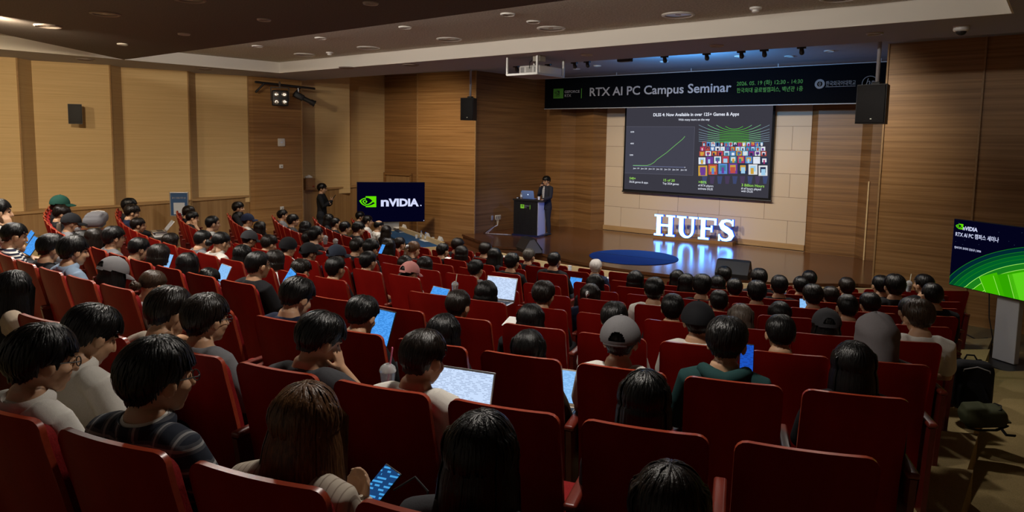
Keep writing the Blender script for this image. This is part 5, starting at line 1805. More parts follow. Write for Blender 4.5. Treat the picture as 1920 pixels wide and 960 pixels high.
CL = {
    'black': cloth('black', (0.010, 0.010, 0.012)), 'white': cloth('white', (0.62, 0.59, 0.54)), 'cream': cloth('cream', (0.55, 0.47, 0.38)),
    'grey': cloth('grey', (0.16, 0.16, 0.17)), 'lightgrey': cloth('lightgrey', (0.36, 0.36, 0.37)), 'bag_grey': cloth('bag_grey', (0.17, 0.17, 0.185)), 'char': cloth('charcoal', (0.045, 0.045, 0.05)),
    'navy': cloth('navy', (0.012, 0.018, 0.045)), 'blue': cloth('blue', (0.28, 0.38, 0.52)), 'green': cloth('green', (0.012, 0.045, 0.045)),
    'olive': cloth('olive', (0.05, 0.055, 0.025)), 'brown': cloth('brown', (0.06, 0.035, 0.022)), 'beige': cloth('beige', (0.45, 0.36, 0.27)),
    'pink': cloth('pink', (0.56, 0.24, 0.22)), 'capgrey': cloth('capgrey', (0.14, 0.135, 0.14)), 'capgreen': cloth('capgreen', (0.012, 0.06, 0.045)),
    'denim': cloth('denim', (0.05, 0.07, 0.11)), 'hoodgrey': cloth('hoodgrey', (0.15, 0.135, 0.14)), 'capnavy': cloth('capnavy', (0.025, 0.032, 0.05)),
    'stripe': stripes('stripe', (0.015, 0.018, 0.04), (0.62, 0.60, 0.55), 9.0, 'Z', 0.6, 0.62), 'plaid': plaid('plaid'),
    'pin': stripes('pin', (0.50, 0.43, 0.35), (0.30, 0.24, 0.19), 13.0, 'X', 0.0, 0.93), 'mask': cloth('mask', (0.55, 0.55, 0.57)),
    'thin': stripes('thin', (0.55, 0.54, 0.50), (0.10, 0.11, 0.13), 16.0, 'Z', 0.0, 0.72), 'red': cloth('red', (0.35, 0.01, 0.01)),
    'leg_dark': cloth('leg_dark', (0.020, 0.021, 0.026)), 'leg_grey': cloth('leg_grey', (0.22, 0.22, 0.22)), 'shoe': mat('shoe_black', (0.02, 0.02, 0.02), 0.5),
}
def cyl_hit(p, r):
    d = ray(p)
    ox, oy = EYE.x, EYE.y - CW.y
    a = d.x * d.x + d.y * d.y
    b = d.x * ox + d.y * oy
    c = ox * ox + oy * oy - r * r
    q = b * b - a * c
    t = (-b - math.sqrt(q)) / a if q > 0 else -b / a
    p = EYE + d * t
    if q <= 0:
        th = theta_of(p)
        h = polar(r, th, p.z)
        return h
    return p
def theta_of(p):
    return math.degrees(math.atan2(p.x, CW.y - p.y))
HUE = {'m': 'brown', 'k': 'black', 'd': 'dark', 'b': 'brown', 'a': 'ash', 'w': 'white', 'g': 'greying'}
LEN = {'short': 'short', 'volume': 'thick', 'crop': 'cropped', 'long': 'long', 'verylong': 'flowing', 'bob': 'bobbed', 'bun': 'bunned', 'tail': 'tied-back', 'bald': 'thinning'}
SITTERS = []
def person(k, x, y, pose='lap', yaw=0, pitch=0, hair='short', hc='k', top='black', sleeve='long', ex=(), label=None, dz=0.0, F=0.24, leg='leg_dark', seed=0, cap=None, capc=None, fk=None):
    SITTERS.append(dict(k=k, x=x, y=y, pose=pose, yaw=yaw, pitch=pitch, hair=hair, hc=hc, top=top, sleeve=sleeve, ex=ex, label=label, F=F, leg=leg, seed=seed, cap=cap, capc=capc, fk=fk))
def dress_head(root, T, hair, hc, seed, cap, capc, ex, hm=None):
    def put(nm, me, m, par=root, i=0):
        o = link(nm, me, par)
        o.matrix_parent_inverse.identity()
        o.matrix_basis = T if par is root else Matrix.Identity(4)
        if m is not None:
            setmat(o, m, i)
        return o
    if hair and cap != 'hood':
        o = put('hair', hair_mesh(hair, seed % 3), HAIR[hc])
        if hm is not None:
            o.matrix_basis = hm
    if cap in ('cap', 'capc'):
        ms = CAP if cap == 'cap' else CAPC
        c = put('cap', ms[0], CL[capc])
        put('brim', ms[1], CL[capc], c)
        put('button', ms[2], CL[capc], c)
        if cap == 'cap':
            put('strap', ms[3], CL[capc], c)
    elif cap == 'beanie':
        put('beanie', me_beanie, CL[capc])
    elif cap == 'hood':
        put('hood', me_hoodup, CL[capc])
    if 'glasses' in ex:
        put('glasses', me_glasses, None)
    if 'mask' in ex:
        put('face_mask', me_mask, CL['mask'])
    if 'clip' in ex:
        put('hair_clip', me_clip, None)
def seat_people():
    used = {}
    for s in SITTERS:
        k = s['k']
        p = cyl_hit((s['x'], s['y']), rad(k) - s['F'])
        th = theta_of(p)
        cand = sorted(((abs(th - seat_theta(kk, j)), j) for (kk, j) in SEATS if kk == k and (kk, j) not in used))
        if not cand or s['fk'] is not None:
            cand = sorted((abs(th - seat_theta(kk, j)), j) for (kk, j) in SEATS if kk == k)
        j = cand[0][1]
        if s['fk'] is None:
            used[(k, j)] = s
        n = SEATS[(k, j)][0]
        T = head_m(s['yaw'], s['pitch'])
        c = T.translation
        H = c.z + 0.128 * HS
        z0 = zf(k if s['fk'] is None else s['fk'])
        sc = max(0.92, min(1.06, (p.z - z0) / H))
        rt = rad_(seat_theta(k, j)) if cand[0][0] < 3 else rad_(th)
        off = RZ(rt) @ V((c.x * sc, c.y * sc, 0))
        lab = s['label']
        if lab is None:
            if s['cap']:
                d = 'in %s' % {'cap': 'cap', 'capc': 'cap', 'beanie': 'beanie', 'hood': 'hood'}[s['cap']]
            else:
                d = 'with %s %s hair' % (LEN[s['hair']], HUE[s['hc']])
            lab = 'person %s, %s %s, %s' % (d, ORD[n] if n else 'first', 'seat from the right aisle', ROWN[k])
        root = thing('person', lab, 'person', (p.x - off.x, p.y - off.y, p.z - sc * H), rt, 'seated audience')
        root.scale = (sc, sc, sc)
        link('body', body_mesh(s['pose'], s['yaw'], s['pitch']), root)
        t = link('shirt', top_mesh(s['pose'], s['sleeve']), root, None, CL[s['top']])
        if 'collar' in s['ex']:
            link('collar', me_collar, t, None, CL[s['top']])
        if 'hoodie' in s['ex']:
            link('hood', me_hooddown, t, None, CL[s['top']])
        if 'white_tee' in s['ex']:
            o = link('undershirt', me_collar, root, (0, 0.0, 0.125), CL['white'])
            o.scale = (0.88, 0.88, 0.88)
        link('trousers', me_trousers, root, None, CL[s['leg']])
        link('shoes', me_shoes, root, None, CL['shoe'])
        Th = T
        if STY[s['hair']].get('drop') or s['hair'] == 'tail':
            Th = head_m(s['yaw'], s['pitch'] * 0.3)
            Th.translation = T.translation + V((0, 0.004, 0.004))
        dress_head(root, T, s['hair'], s['hc'], s['seed'], s['cap'], s['capc'], s['ex'], Th)
        s['root'] = root
        s['j'] = j
# ---------------------------------------------------------------- the audience, row by row from the camera
P_ = person
# nearest row
P_(0, 78, 612, 'lap', -15, 10, 'volume', 'k', 'white', 'long', ('glasses', 'collar'), 'person in white collared shirt and glasses at the lower left photo corner', seed=1)
P_(0, 296, 636, 'lap', -15, 5, 'volume', 'k', 'plaid', 'long', ('glasses', 'collar', 'white_tee'), 'person in dark plaid shirt and glasses in the nearest row', seed=2)
P_(0, 573, 720, 'phone', 0, 15, 'verylong', 'b', 'pin', 'long', ('collar',), 'person with very long brown hair and pinstriped blouse holding a phone', seed=0)
P_(0, 905, 773, 'lap', -10, 5, 'long', 'k', 'char', 'long', (), 'person with shaggy black hair and charcoal shirt at the lower middle of the photo', seed=1)
P_(0, 1258, 872, 'lap', 0, 20, 'long', 'd', 'black', 'long', (), 'person with dark parted hair cut by the bottom photo edge', seed=3)
# second row
P_(0, 172, 575, 'phone', -10, 28, 'volume', 'k', 'white', 'long', ('collar',), 'person in white shirt bending over a blue-lit phone between the first and second row', seed=3, F=0.72, fk=1)
P_(1, 318, 540, 'lap', -10, 15, 'volume', 'd', 'cream', 'short', (), 'person with parted black hair and cream T-shirt left of the curly-haired person', seed=4)
P_(1, 388, 553, 'lap', -10, 5, 'volume', 'd', 'grey', 'long', ('glasses',), 'person with wavy brown-black hair, glasses and grey shirt, second row', seed=5)
P_(1, 25, 508, 'lap', 0, 10, 'verylong', 'k', 'beige', 'long', ('clip',), 'person with very long black hair and hair clip at the left photo edge', leg='leg_grey')
P_(1, 602, 588, 'chin', -25, 25, 'volume', 'k', 'char', 'short', (), 'person in dark grey shirt resting the face on one hand, second row', seed=6)
P_(1, 796, 619, 'type', -15, 15, 'short', 'd', 'white', 'short', (), 'person in pale T-shirt working on the large white laptop', seed=7)
P_(1, 1211, 697, 'lap', 0, 20, 'bob', 'k', 'black', 'long', (), 'person with parted black bob behind the nearest right seats', seed=1)
# third row
P_(2, 27, 418, 'type', 0, 15, 'short', 'k', 'stripe', 'short', (), 'person in black and white striped shirt with blue-lit tablet at the left', seed=1)
P_(2, 97, 440, 'lap', 0, 15, 'volume', 'k', 'black', 'short', ('mask',), 'person in black T-shirt next to the light blue shirt at the left', seed=2)
P_(2, 138, 443, 'phone', 0, 10, 'volume', 'k', 'blue', 'long', ('collar',), 'person in light blue collared shirt raising both hands, third row left', seed=3)
P_(2, 212, 484, 'phone', 0, 25, 'long', 'k', 'grey', 'long', (), 'person in faded grey cap with long black hair, left side', cap='cap', capc='capgrey')
P_(2, 287, 506, 'lap', 0, 20, 'bun', 'm', 'lightgrey', 'short', (), 'person with brown hair in a low bun and pale grey T-shirt')
P_(2, 558, 522, 'phone', -10, 25, 'volume', 'k', 'navy', 'short', (), 'person in navy T-shirt holding a phone to the left, third row', seed=4)
P_(2, 680, 557, 'type', 0, 25, 'volume', 'k', 'black', 'long', (), 'person in black looking down at a tall blue-lit tablet', seed=5)
P_(2, 832, 590, 'lap', 0, 20, 'bob', 'k', 'black', 'long', (), 'person with smooth black bob behind the laptop user in the pale T-shirt', seed=2)
P_(2, 992, 619, 'type', 0, 20, 'long', 'k', 'brown', 'long', (), 'person with parted long black hair and brown jacket, third row middle', seed=1)
P_(2, 1165, 596, 'lap', 0, 5, 'crop', 'k', 'white', 'short', (), 'person in grey baseball cap with strap opening at the back', cap='cap', capc='capgrey')
P_(2, 1365, 597, 'phone', -8, 15, 'volume', 'k', 'green', 'long', ('hoodie',), 'person in dark green hoodie beside a small blue-lit phone', seed=6)
P_(2, 1603, 641, 'lap', 0, 15, 'long', 'k', 'black', 'long', (), 'person with sleek long black hair in front of the empty right end seat', seed=2)
P_(2, -3, 373, 'chin', 0, 5, 'short', 'k', 'white', 'short', (), 'person with chin on one hand, cut by the left photo edge near the wall', seed=2)
# fourth row
P_(3, 484, 470, 'lap', -5, 5, 'crop', 'k', 'black', 'short', ('glasses',), 'person in black T-shirt and black-rimmed glasses with shaved neck, fourth row', seed=1)
P_(3, 352, 474, 'lap', 0, 15, 'long', 'k', 'black', 'long', (), 'person with long black hair hanging over the seat, left of the open laptop', seed=3)
P_(3, 392, 503, 'type', 0, 30, 'short', 'k', 'black', 'long', (), 'person bending deep over a small laptop with light blue screen', seed=2, F=0.42)
P_(3, 298, 458, 'phone', 0, 25, 'bob', 'd', 'black', 'long', (), 'person with dark bob whose face is lit blue by a phone, left side', seed=3)
P_(3, 261, 446, 'lap', 0, 20, 'short', 'k', 'black', 'short', (), None, seed=3)
P_(3, 214, 425, 'lap', 0, 5, 'volume', 'k', 'grey', 'short', ('glasses',), 'person with thick black hair and clear glasses, left part of the fourth row', seed=7)
P_(3, 178, 428, 'lap', 0, 15, 'long', 'd', 'black', 'long', (), None, seed=4)
P_(3, 155, 432, 'lap', 0, 10, 'bob', 'k', 'black', 'long', (), None)
P_(3, 134, 401, 'type', 0, 10, 'tail', 'a', 'grey', 'short', ('mask',), 'person in black cap with pale tied hair and grey face mask', cap='capc', capc='black')
P_(3, 112, 398, 'lap', 0, 20, 'short', 'k', 'navy', 'long', (), 'person in navy cap behind the person in black cap and mask', cap='capc', capc='capnavy')
P_(3, 116, 386, 'lap', 0, 20, 'volume', 'd', 'black', 'long', ())
P_(3, 98, 388, 'lap', 0, 15, 'long', 'd', 'black', 'long', ())
P_(3, 88, 375, 'lap', 0, 10, 'volume', 'd', 'black', 'long', (), 'person with dark hair at the wall end of the leftmost column of seats')
P_(3, 113, 367, 'lap', 0, 5, 'short', 'k', 'black', 'long', (), 'person in dark green cap near the left wall', cap='capc', capc='capgreen')
P_(3, 860, 544, 'lap', 0, 10, 'short', 'd', 'black', 'long', (), None, seed=4)
P_(3, 996, 570, 'lap', 0, 25, 'long', 'k', 'black', 'long', (), None, seed=5)
P_(3, 1153, 566, 'lap', 0, 10, 'short', 'k', 'white', 'short', (), 'person with full black hair right behind the grey baseball cap', seed=5)
P_(3, 1310, 568, 'lap', 0, 5, 'crop', 'k', 'white', 'short', (), 'person in plain black cap, neck shaved, right half of the fourth row', cap='capc', capc='black')
P_(3, 1465, 591, 'lap', 0, 15, 'short', 'k', 'black', 'long', (), None, seed=6)
P_(3, 1645, 594, 'lap', 0, 10, 'short', 'k', 'hoodgrey', 'long', (), 'person with grey hood pulled over the head at the right', cap='hood', capc='hoodgrey')
# fifth row
P_(4, 320, 437, 'lap', 0, 10, 'bob', 'd', 'black', 'long', (), 'person with dark bob and visible profile next to the books and laptop')
P_(4, 381, 431, 'lap', 0, 15, 'crop', 'k', 'grey', 'short', ('collar',), 'person with cropped black hair and grey collared shirt left of the white blouse', seed=2)
P_(4, 415, 434, 'lap', 0, 15, 'bun', 'k', 'white', 'long', ('glasses', 'collar'), 'person in white blouse with black hair in a low bun and glasses')
P_(4, 455, 459, 'lap', 0, 15, 'verylong', 'k', 'black', 'long', (), None, seed=3)
P_(4, 516, 469, 'lap', 0, 15, 'bob', 'd', 'white', 'long', (), 'person with round dark bob behind the person in black-rimmed glasses', seed=4)
P_(4, 565, 487, 'lap', 0, 20, 'volume', 'd', 'black', 'long', (), None, seed=3)
P_(4, 630, 481, 'lap', 0, 5, 'short', 'k', 'black', 'short', (), 'person with straight black hair and black T-shirt behind the navy cap', seed=7)
P_(4, 912, 527, 'type', 0, 20, 'bob', 'k', 'black', 'long', (), 'person with black bob typing on the bright white laptop in the middle', seed=5)
P_(4, 1020, 528, 'lap', 0, 15, 'volume', 'd', 'black', 'long', (), None, seed=5)
P_(4, 1262, 551, 'lap', 0, 5, 'short', 'k', 'black', 'long', (), None, seed=6)
P_(4, 1390, 570, 'lap', 0, 15, 'long', 'a', 'black', 'long', (), 'person with long ash-brown hair in the right half')
P_(4, 1551, 581, 'lap', 0, 10, 'long', 'k', 'black', 'long', (), 'person in black baseball cap with long black hair, right side', cap='cap', capc='char')
P_(4, 1724, 563, 'lap', 0, 15, 'volume', 'm', 'white', 'short', (), 'person with reddish brown hair and white top near the right aisle')
P_(4, 226, 376, 'lap', 0, 10, 'short', 'k', 'black', 'long', ())
P_(4, 243, 372, 'lap', 0, 5, 'volume', 'k', 'black', 'long', ())
P_(4, 248, 384, 'lap', 0, 15, 'volume', 'd', 'navy', 'long', ())
P_(4, 259, 408, 'type', 0, 10, 'short', 'd', 'black', 'short', (), 'person in black T-shirt typing on a laptop set on thick books')
# sixth row
P_(5, 333, 387, 'lap', 0, 10, 'volume', 'd', 'black', 'long', ())
P_(5, 350, 389, 'lap', 0, 10, 'volume', 'k', 'black', 'long', ())
P_(5, 361, 396, 'chin', 0, 15, 'short', 'k', 'black', 'short', (), 'person resting the chin on a fist in front of the blue poster')
P_(5, 399, 404, 'lap', 0, 5, 'crop', 'k', 'thin', 'short', (), 'person with cropped hair and thin-striped white shirt, left half')
P_(5, 468, 433, 'phone', 0, 15, 'crop', 'k', 'black', 'short', (), 'person in black cap holding hands to the face, left half', cap='capc', capc='char')
P_(5, 505, 441, 'lap', 0, 20, 'volume', 'd', 'black', 'long', ())
P_(5, 541, 447, 'lap', 0, 10, 'crop', 'k', 'white', 'short', (), 'person in black knitted beanie, left half', cap='beanie', capc='black')
P_(5, 580, 456, 'lap', -10, 5, 'crop', 'k', 'black', 'short', (), 'person in black cap with tan strap at the back', cap='cap', capc='black')
P_(5, 632, 460, 'lap', -15, 5, 'crop', 'k', 'navy', 'long', ('glasses',), 'person in washed navy cap with glasses', cap='cap', capc='capnavy')
P_(5, 691, 471, 'lap', 0, 5, 'short', 'k', 'black', 'short', ('glasses',), 'person with black hair and glasses left of the pink cap', seed=3)
P_(5, 769, 492, 'type', -10, 15, 'tail', 'k', 'cream', 'short', ('mask',), 'person in pink cap and cream T-shirt with tablet', cap='cap', capc='pink')
P_(5, 1108, 532, 'lap', 0, 15, 'long', 'd', 'navy', 'long', ('clip',), 'person with brown hair held by a shiny clip, middle', seed=2)
P_(5, 1228, 520, 'lap', 0, 5, 'short', 'k', 'white', 'short', (), None, seed=1)
P_(5, 1349, 543, 'lap', 0, 10, 'crop', 'k', 'black', 'long', (), None, seed=2)
P_(5, 1463, 566, 'lap', 0, 10, 'bob', 'k', 'black', 'long', (), None, seed=3)
P_(5, 1590, 551, 'lap', 0, 5, 'crop', 'k', 'black', 'long', (), None, seed=4)
P_(5, 1708, 558, 'lap', 0, 10, 'short', 'k', 'black', 'long', (), None, seed=5)
# fifth row from the stage
for a in ((429, 379, 'volume', 'k', 0), (425, 397, 'bob', 'k', 1), (441, 394, 'long', 'k', 2)):
    P_(6, a[0], a[1], 'lap', 0, 5, a[2], a[3], 'black', 'long', (), None, seed=a[4])
P_(6, 465, 401, 'lap', 0, 0, 'crop', 'k', 'white', 'short', (), 'person in navy cap with small coloured dots, left half', cap='capc', capc='navy')
P_(6, 488, 415, 'lap', 0, 5, 'long', 'd', 'white', 'long', (), 'person with long dark hair in profile right of the dotted navy cap')
for a in ((580, 433, 'short', 'd', 1, 10), (593, 424, 'short', 'k', 2, 0), (671, 446, 'short', 'd', 3, 10), (696, 449, 'volume', 'k', 4, 20), (760, 479, 'long', 'd', 0, 10), (797, 481, 'bob', 'd', 1, 15), (893, 487, 'short', 'k', 5, 10), (1117, 514, 'long', 'k', 2, 15), (1317, 515, 'volume', 'k', 6, 5), (1420, 527, 'volume', 'k', 7, 5), (1525, 534, 'volume', 'd', 1, 10), (1632, 550, 'volume', 'k', 2, 15), (1749, 530, 'crop', 'k', 3, 10)):
    P_(6, a[0], a[1], 'phone' if a[0] in (696, 1525) else 'lap', 0, a[5], a[2], a[3], 'olive' if a[0] == 760 else ('grey' if a[0] == 893 else 'black'), 'long', (), None, seed=a[4])
# fourth row from the stage
for a in ((516, 394, 'short', 'k', 1, 10), (531, 393, 'short', 'k', 2, 0), (550, 402, 'volume', 'k', 3, 0), (573, 415, 'bob', 'k', 1, 20), (729, 447, 'long', 'd', 2, 10), (776, 452, 'tail', 'b', 0, 20), (961, 474, 'short', 'k', 5, 5), (1192, 508, 'bob', 'k', 2, 5), (1288, 513, 'long', 'k', 3, 10), (1378, 522, 'short', 'k', 6, 5), (1462, 516, 'short', 'k', 7, 0), (1558, 537, 'short', 'd', 1, 15), (1678, 515, 'volume', 'k', 2, 0)):
    P_(7, a[0], a[1], 'lap', 0, a[5], a[2], a[3], {531: 'grey', 550: 'char', 729: 'olive'}.get(a[0], 'black'), 'long', ('clip',) if a[0] == 776 else (), None, seed=a[4])
# third row from the stage
for a in ((617, 401, 'long', 'k', 0, 10), (630, 408, 'crop', 'k', 1, 0), (648, 416, 'volume', 'k', 2, 0), (673, 416, 'volume', 'k', 3, 10), (750, 445, 'short', 'd', 4, 5), (831, 456, 'short', 'k', 5, 5), (866, 461, 'bob', 'd', 2, 10), (928, 465, 'verylong', 'k', 3, 10), (1040, 472, 'crop', 'k', 6, 5), (1271, 506, 'long', 'k', 4, 5), (1346, 517, 'bob', 'k', 3, 10), (1424, 504, 'volume', 'k', 7, 0), (1502, 518, 'short', 'k', 1, 0), (1588, 520, 'short', 'd', 2, 0), (1652, 516, 'short', 'k', 3, 5), (1732, 514, 'short', 'k', 4, 10)):
    P_(8, a[0], a[1], 'type' if a[0] == 1040 else 'lap', 25 if a[0] == 1732 else 0, a[5] if a[0] != 1732 else 0, a[2], a[3], 'black', 'long', ('glasses',) if a[0] == 1652 else (), 'person in black shirt with cropped hair at the rugged tablet, middle front' if a[0] == 1040 else ('person in profile beside the clear cup with straw near the right aisle' if a[0] == 1732 else None), seed=a[4])
# rows next to the desks
for a in ((671, 397, 'volume', 'k', 1, 5), (690, 404, 'short', 'k', 2, 5), (711, 412, 'bald', 'k', 0, 5), (725, 423, 'long', 'd', 1, 10), (859, 447, 'volume', 'd', 3, 10), (911, 455, 'volume', 'd', 4, 10), (993, 466, 'short', 'g', 5, 5), (1359, 500, 'volume', 'k', 6, 0), (1518, 507, 'short', 'k', 7, 0)):
    P_(9, a[0], a[1], 'lap', 0, a[5], a[2], a[3], 'white' if a[0] in (711, 690) else 'black', 'long', (), 'person with thinning black hair and white collar at the left desk' if a[0] == 711 else None, seed=a[4])
P_(9, 1118, 486, 'lap', 0, 5, 'short', 'w', 'navy', 'long', (), 'person with white hair and dark jacket at the middle desk', seed=1)
seat_people()
# ---------------------------------------------------------------- two standing people
TST = [((0, 0.0, 0.90), (0.160, 0.112)), ((0, 0.0, 1.04), (0.142, 0.102)), ((0, -0.006, 1.20), (0.160, 0.112)), ((0, -0.010, 1.30), (0.174, 0.108)), ((0, -0.012, 1.37), (0.144, 0.080)), ((0, -0.012, 1.412), (0.085, 0.066))]
def standing(label, loc, rz, yaw, pitch, arms, topm, legm, hair, hc, seed, ex, height=1.72):
    DZ_ = 0.44
    T = head_m(yaw, pitch, DZ_)
    s_old = [V((-0.176, -0.012, 1.355)), V((0.176, -0.012, 1.355))]
    def arm(mb, i, e, w, g, cuff=0.0):
        s = s_old[i]
        sx = -1 if i == 0 else 1
        e, w = V(e), V(w)
        pts = [s + V((-sx * 0.06, 0.005, 0.012)), s, lerp(s, e, 0.5) + V((sx * 0.008, 0, 0)), e, lerp(e, w, 0.35), w]
        mb.tube(pts, [r + g + (cuff if k == 5 else 0) for k, r in enumerate([0.050, 0.054, 0.047, 0.041, 0.041, 0.027])], 14)
    def legs(mb, g):
        for s in (-1, 1):
            mb.tube([(s * 0.088, 0.0, 0.90), (s * 0.095, 0.01, 0.68), (s * 0.10, 0.012, 0.49), (s * 0.105, -0.01, 0.30), (s * 0.11, -0.02, 0.09)], [0.088 + g, 0.078 + g, 0.057 + g, 0.054 + g, 0.038 + g], 14)
    root = thing('person', label, 'person', loc, rz)
    mb = MB()
    add_head(mb, T, (0, -0.012, 1.412))
    mb.tube([p for p, r in TST], [r for p, r in TST], 20, None, True, (1, 0, 0))
    for i, (e, w, d, n, c) in enumerate(arms):
        arm(mb, i, e, w, 0)
        add_hand(mb, V(w), d, n, -1 if i == 0 else 1, c)
    legs(mb, 0)
    add_feet(mb, 0, -0.02, 0.11)
    me = fuse(mb, 0.0075, 2, 'body', (SKIN, BROW, LIPS))
    paint_head(me, T)
    link('body', me, root)
    mb = MB()
    tt = [((0, 0.0, 0.74), (0.176, 0.126)), ((0, 0.0, 0.82), (0.178, 0.128))] + TST[:5] + [((0, -0.012, 1.398), (0.10, 0.066)), ((0, -0.012, 1.420), (0.066, 0.060))]
    mb.tube([p for p, r in tt], [(r[0] + 0.014, r[1] + 0.014) for p, r in tt], 20, None, False, (1, 0, 0))
    for i, (e, w, d, n, c) in enumerate(arms):
        arm(mb, i, e, w, 0.014, 0.006)
    link('jacket', fuse(mb, 0.010, 3, 'jacket', (CLOTH0,)), root, None, topm)
    mb = MB()
    mb.tube([(0, 0, 1.0), (0, 0, 0.90), (0, 0, 0.84)], [(0.160, 0.115), (0.172, 0.125), (0.15, 0.11)], 18, None, True, (1, 0, 0))
    legs(mb, 0.014)
    link('trousers', fuse(mb, 0.012, 3, 'trousers', (CLOTH0,)), root, None, legm)
    mb = MB()
    add_feet(mb, 0.008, -0.02, 0.11)
    link('shoes', fuse(mb, 0.010, 2, 'shoes', (CLOTH0,)), root, None, CL['shoe'])
    dress_head(root, T, hair, hc, seed, None, None, ex)
    k = height / 1.70
    root.scale = (k, k, k)
    return root
q = on((603, 343), 1, 11.0)
standing('person in black standing at the left wall with folded arms, holding a phone', (q.x, q.y, zf(8)), rad_(-50), 0, 5,
         (((-0.22, 0.12, 1.10), (0.02, 0.24, 1.16), (0.9, 0.2, 0.15), (0, -1, 0), 0.5), ((0.23, 0.10, 1.10), (0.06, 0.26, 1.22), (-0.5, 0.35, 0.8), (-0.3, -1, 0.1), 0.7)), CL['black'], CL['leg_dark'], 'volume', 'k', 1, ('glasses',), q.z - zf(8))
ph = thing('mobile_phone', 'dark phone in the hands of the person standing at the left wall', 'phone', (q.x + 0.32 * math.sin(rad_(50)), q.y + 0.32 * math.cos(rad_(50)), zf(8) + 1.32), rad_(-50))
MB().rbox((0, 0, 0), (0.072, 0.009, 0.15), 0.004, RX(rad_(-35))).build('phone_case', M['black'], ph, True)
MB().box((0, -0.0055, 0), (0.064, 0.001, 0.138), RX(rad_(-35))).build('phone_screen', M['grey_plastic'], ph)
q = on((1023, 441), 2, ST)
pres = standing('presenter in dark suit and glasses standing behind the lectern with a microphone', (q.x, q.y, ST), rad_(165), 10, 10,
         (((-0.24, 0.05, 1.10), (-0.22, 0.27, 1.05), (0.1, 1, -0.2), (0, 0, -1), 0.35), ((0.22, 0.10, 1.12), (0.055, 0.17, 1.36), (-0.35, 0.1, 0.9), (-0.8, -0.1, -0.2), 1.1)), CL['leg_dark'], CL['leg_dark'], 'volume', 'k', 2, ('glasses',), 1.74)
mb = MB().tube([(0, 0.098, 1.385), (0, 0.116, 1.30), (0, 0.118, 1.20), (0, 0.115, 1.05)], [(0.030, 0.012), (0.055, 0.014), (0.050, 0.014), (0.035, 0.012)], 12, None, True, (1, 0, 0))
mb.build('shirt_front', CL['thin'], pres, True)
mic = thing('microphone', 'black hand microphone held at the mouth of the presenter', 'microphone', pres.location, rad_(165))
k = 1.74 / 1.70
MB().tube([V((0.02, 0.19, 1.38)) * k, V((0.0, 0.165, 1.47)) * k], [0.013, 0.015], 12).build('handle', M['black'], mic, True)
MB().ell(V((-0.004, 0.160, 1.49)) * k, (0.024, 0.024, 0.024)).build('head', M['grille'], mic, True)

# ---------------------------------------------------------------- things the audience uses
def atrow(p, k, F):
    q = cyl_hit(p, rad(k) - F)
    return q, rad_(theta_of(q))
def screen_mat(name, c, lines, lc, hdr=None):
    m = emis('screen_' + name, c, 1.0)
    nt = m.node_tree
    e = [n for n in nt.nodes if n.type == 'EMISSION'][0]
    tc = nt.nodes.new('ShaderNodeTexCoord')
    sp = nt.nodes.new('ShaderNodeSeparateXYZ')
    nt.links.new(tc.outputs['Object'], sp.inputs[0])
    def mth(op, a, b=None):
        n = nt.nodes.new('ShaderNodeMath')
        n.operation = op
        nt.links.new(a, n.inputs[0])
        if b is not None:
            n.inputs[1].default_value = b
        return n.outputs[0]
    zl = mth('MULTIPLY', sp.outputs['Z'], lines)
    row = mth('FLOOR', zl)
    ink = mth('GREATER_THAN', mth('FRACT', zl), 0.5)
    cb = nt.nodes.new('ShaderNodeCombineXYZ')
    nt.links.new(mth('MULTIPLY', sp.outputs['X'], 38.0), cb.inputs[0])
    nt.links.new(mth('MULTIPLY', row, 3.7), cb.inputs[1])
    nz = nt.nodes.new('ShaderNodeTexNoise')
    nz.inputs['Scale'].default_value = 1.0
    nz.inputs['Detail'].default_value = 1.0
    nt.links.new(cb.outputs[0], nz.inputs['Vector'])
    wm = nt.nodes.new('ShaderNodeMath')
    wm.operation = 'MULTIPLY'
    nt.links.new(ink, wm.inputs[0])
    nt.links.new(nz.outputs['Fac'], wm.inputs[1])
    cr = nt.nodes.new('ShaderNodeValToRGB')
    cr.color_ramp.interpolation = 'CONSTANT'
    cr.color_ramp.elements[0].color = (*c, 1)
    cr.color_ramp.elements[1].color = (*lc, 1)
    cr.color_ramp.elements[1].position = 0.49
    nt.links.new(wm.outputs[0], cr.inputs['Fac'])
    nt.links.new(cr.outputs['Color'], e.inputs[0])
    return m
SC_WHITE = screen_mat('white_page', (0.60, 0.74, 0.98), 130, (0.40, 0.50, 0.70))
SC_BLUE = screen_mat('blue_page', (0.08, 0.36, 0.92), 150, (0.03, 0.20, 0.62))
SC_LBLUE = screen_mat('pale_blue_page', (0.28, 0.56, 0.95), 150, (0.18, 0.40, 0.75))
SC_DARK = screen_mat('night_page', (0.01, 0.05, 0.16), 120, (0.06, 0.35, 0.75))
def put_laptop(label, p, k, F, w, d, scr_m, rz=0, open_=112, body=None):
    # p: middle of the screen in the photograph
    q, th = atrow(p, k, F)
    a = rad_(open_ - 90)
    loc = V((q.x, q.y, q.z - d / 2 * math.cos(a)))
    loc += RZ(th + rad_(rz)) @ V((0, -d / 2 * math.sin(a), -0.014))
    return laptop('laptop', label, loc, th + rad_(rz), w, d, open_, scr_m, body)
def tablet(name, label, p, k, F, w, h, scr_m, rz=0, tilt=35, roll=0, case=None, cat='tablet'):
    q, th = atrow(p, k, F)
    t = thing(name, label, cat, q, th + rad_(rz))
    T = RX(-rad_(tilt)) @ RY(rad_(roll))
    MB().rbox((0, 0.004, 0), (w, 0.008, h), 0.0038, T).build('back_case', case or M['black'], t, True)
    MB().box((0, -0.0012, 0), (w * 0.92, 0.001, h * 0.93), T).build('screen', scr_m, t)
    return t
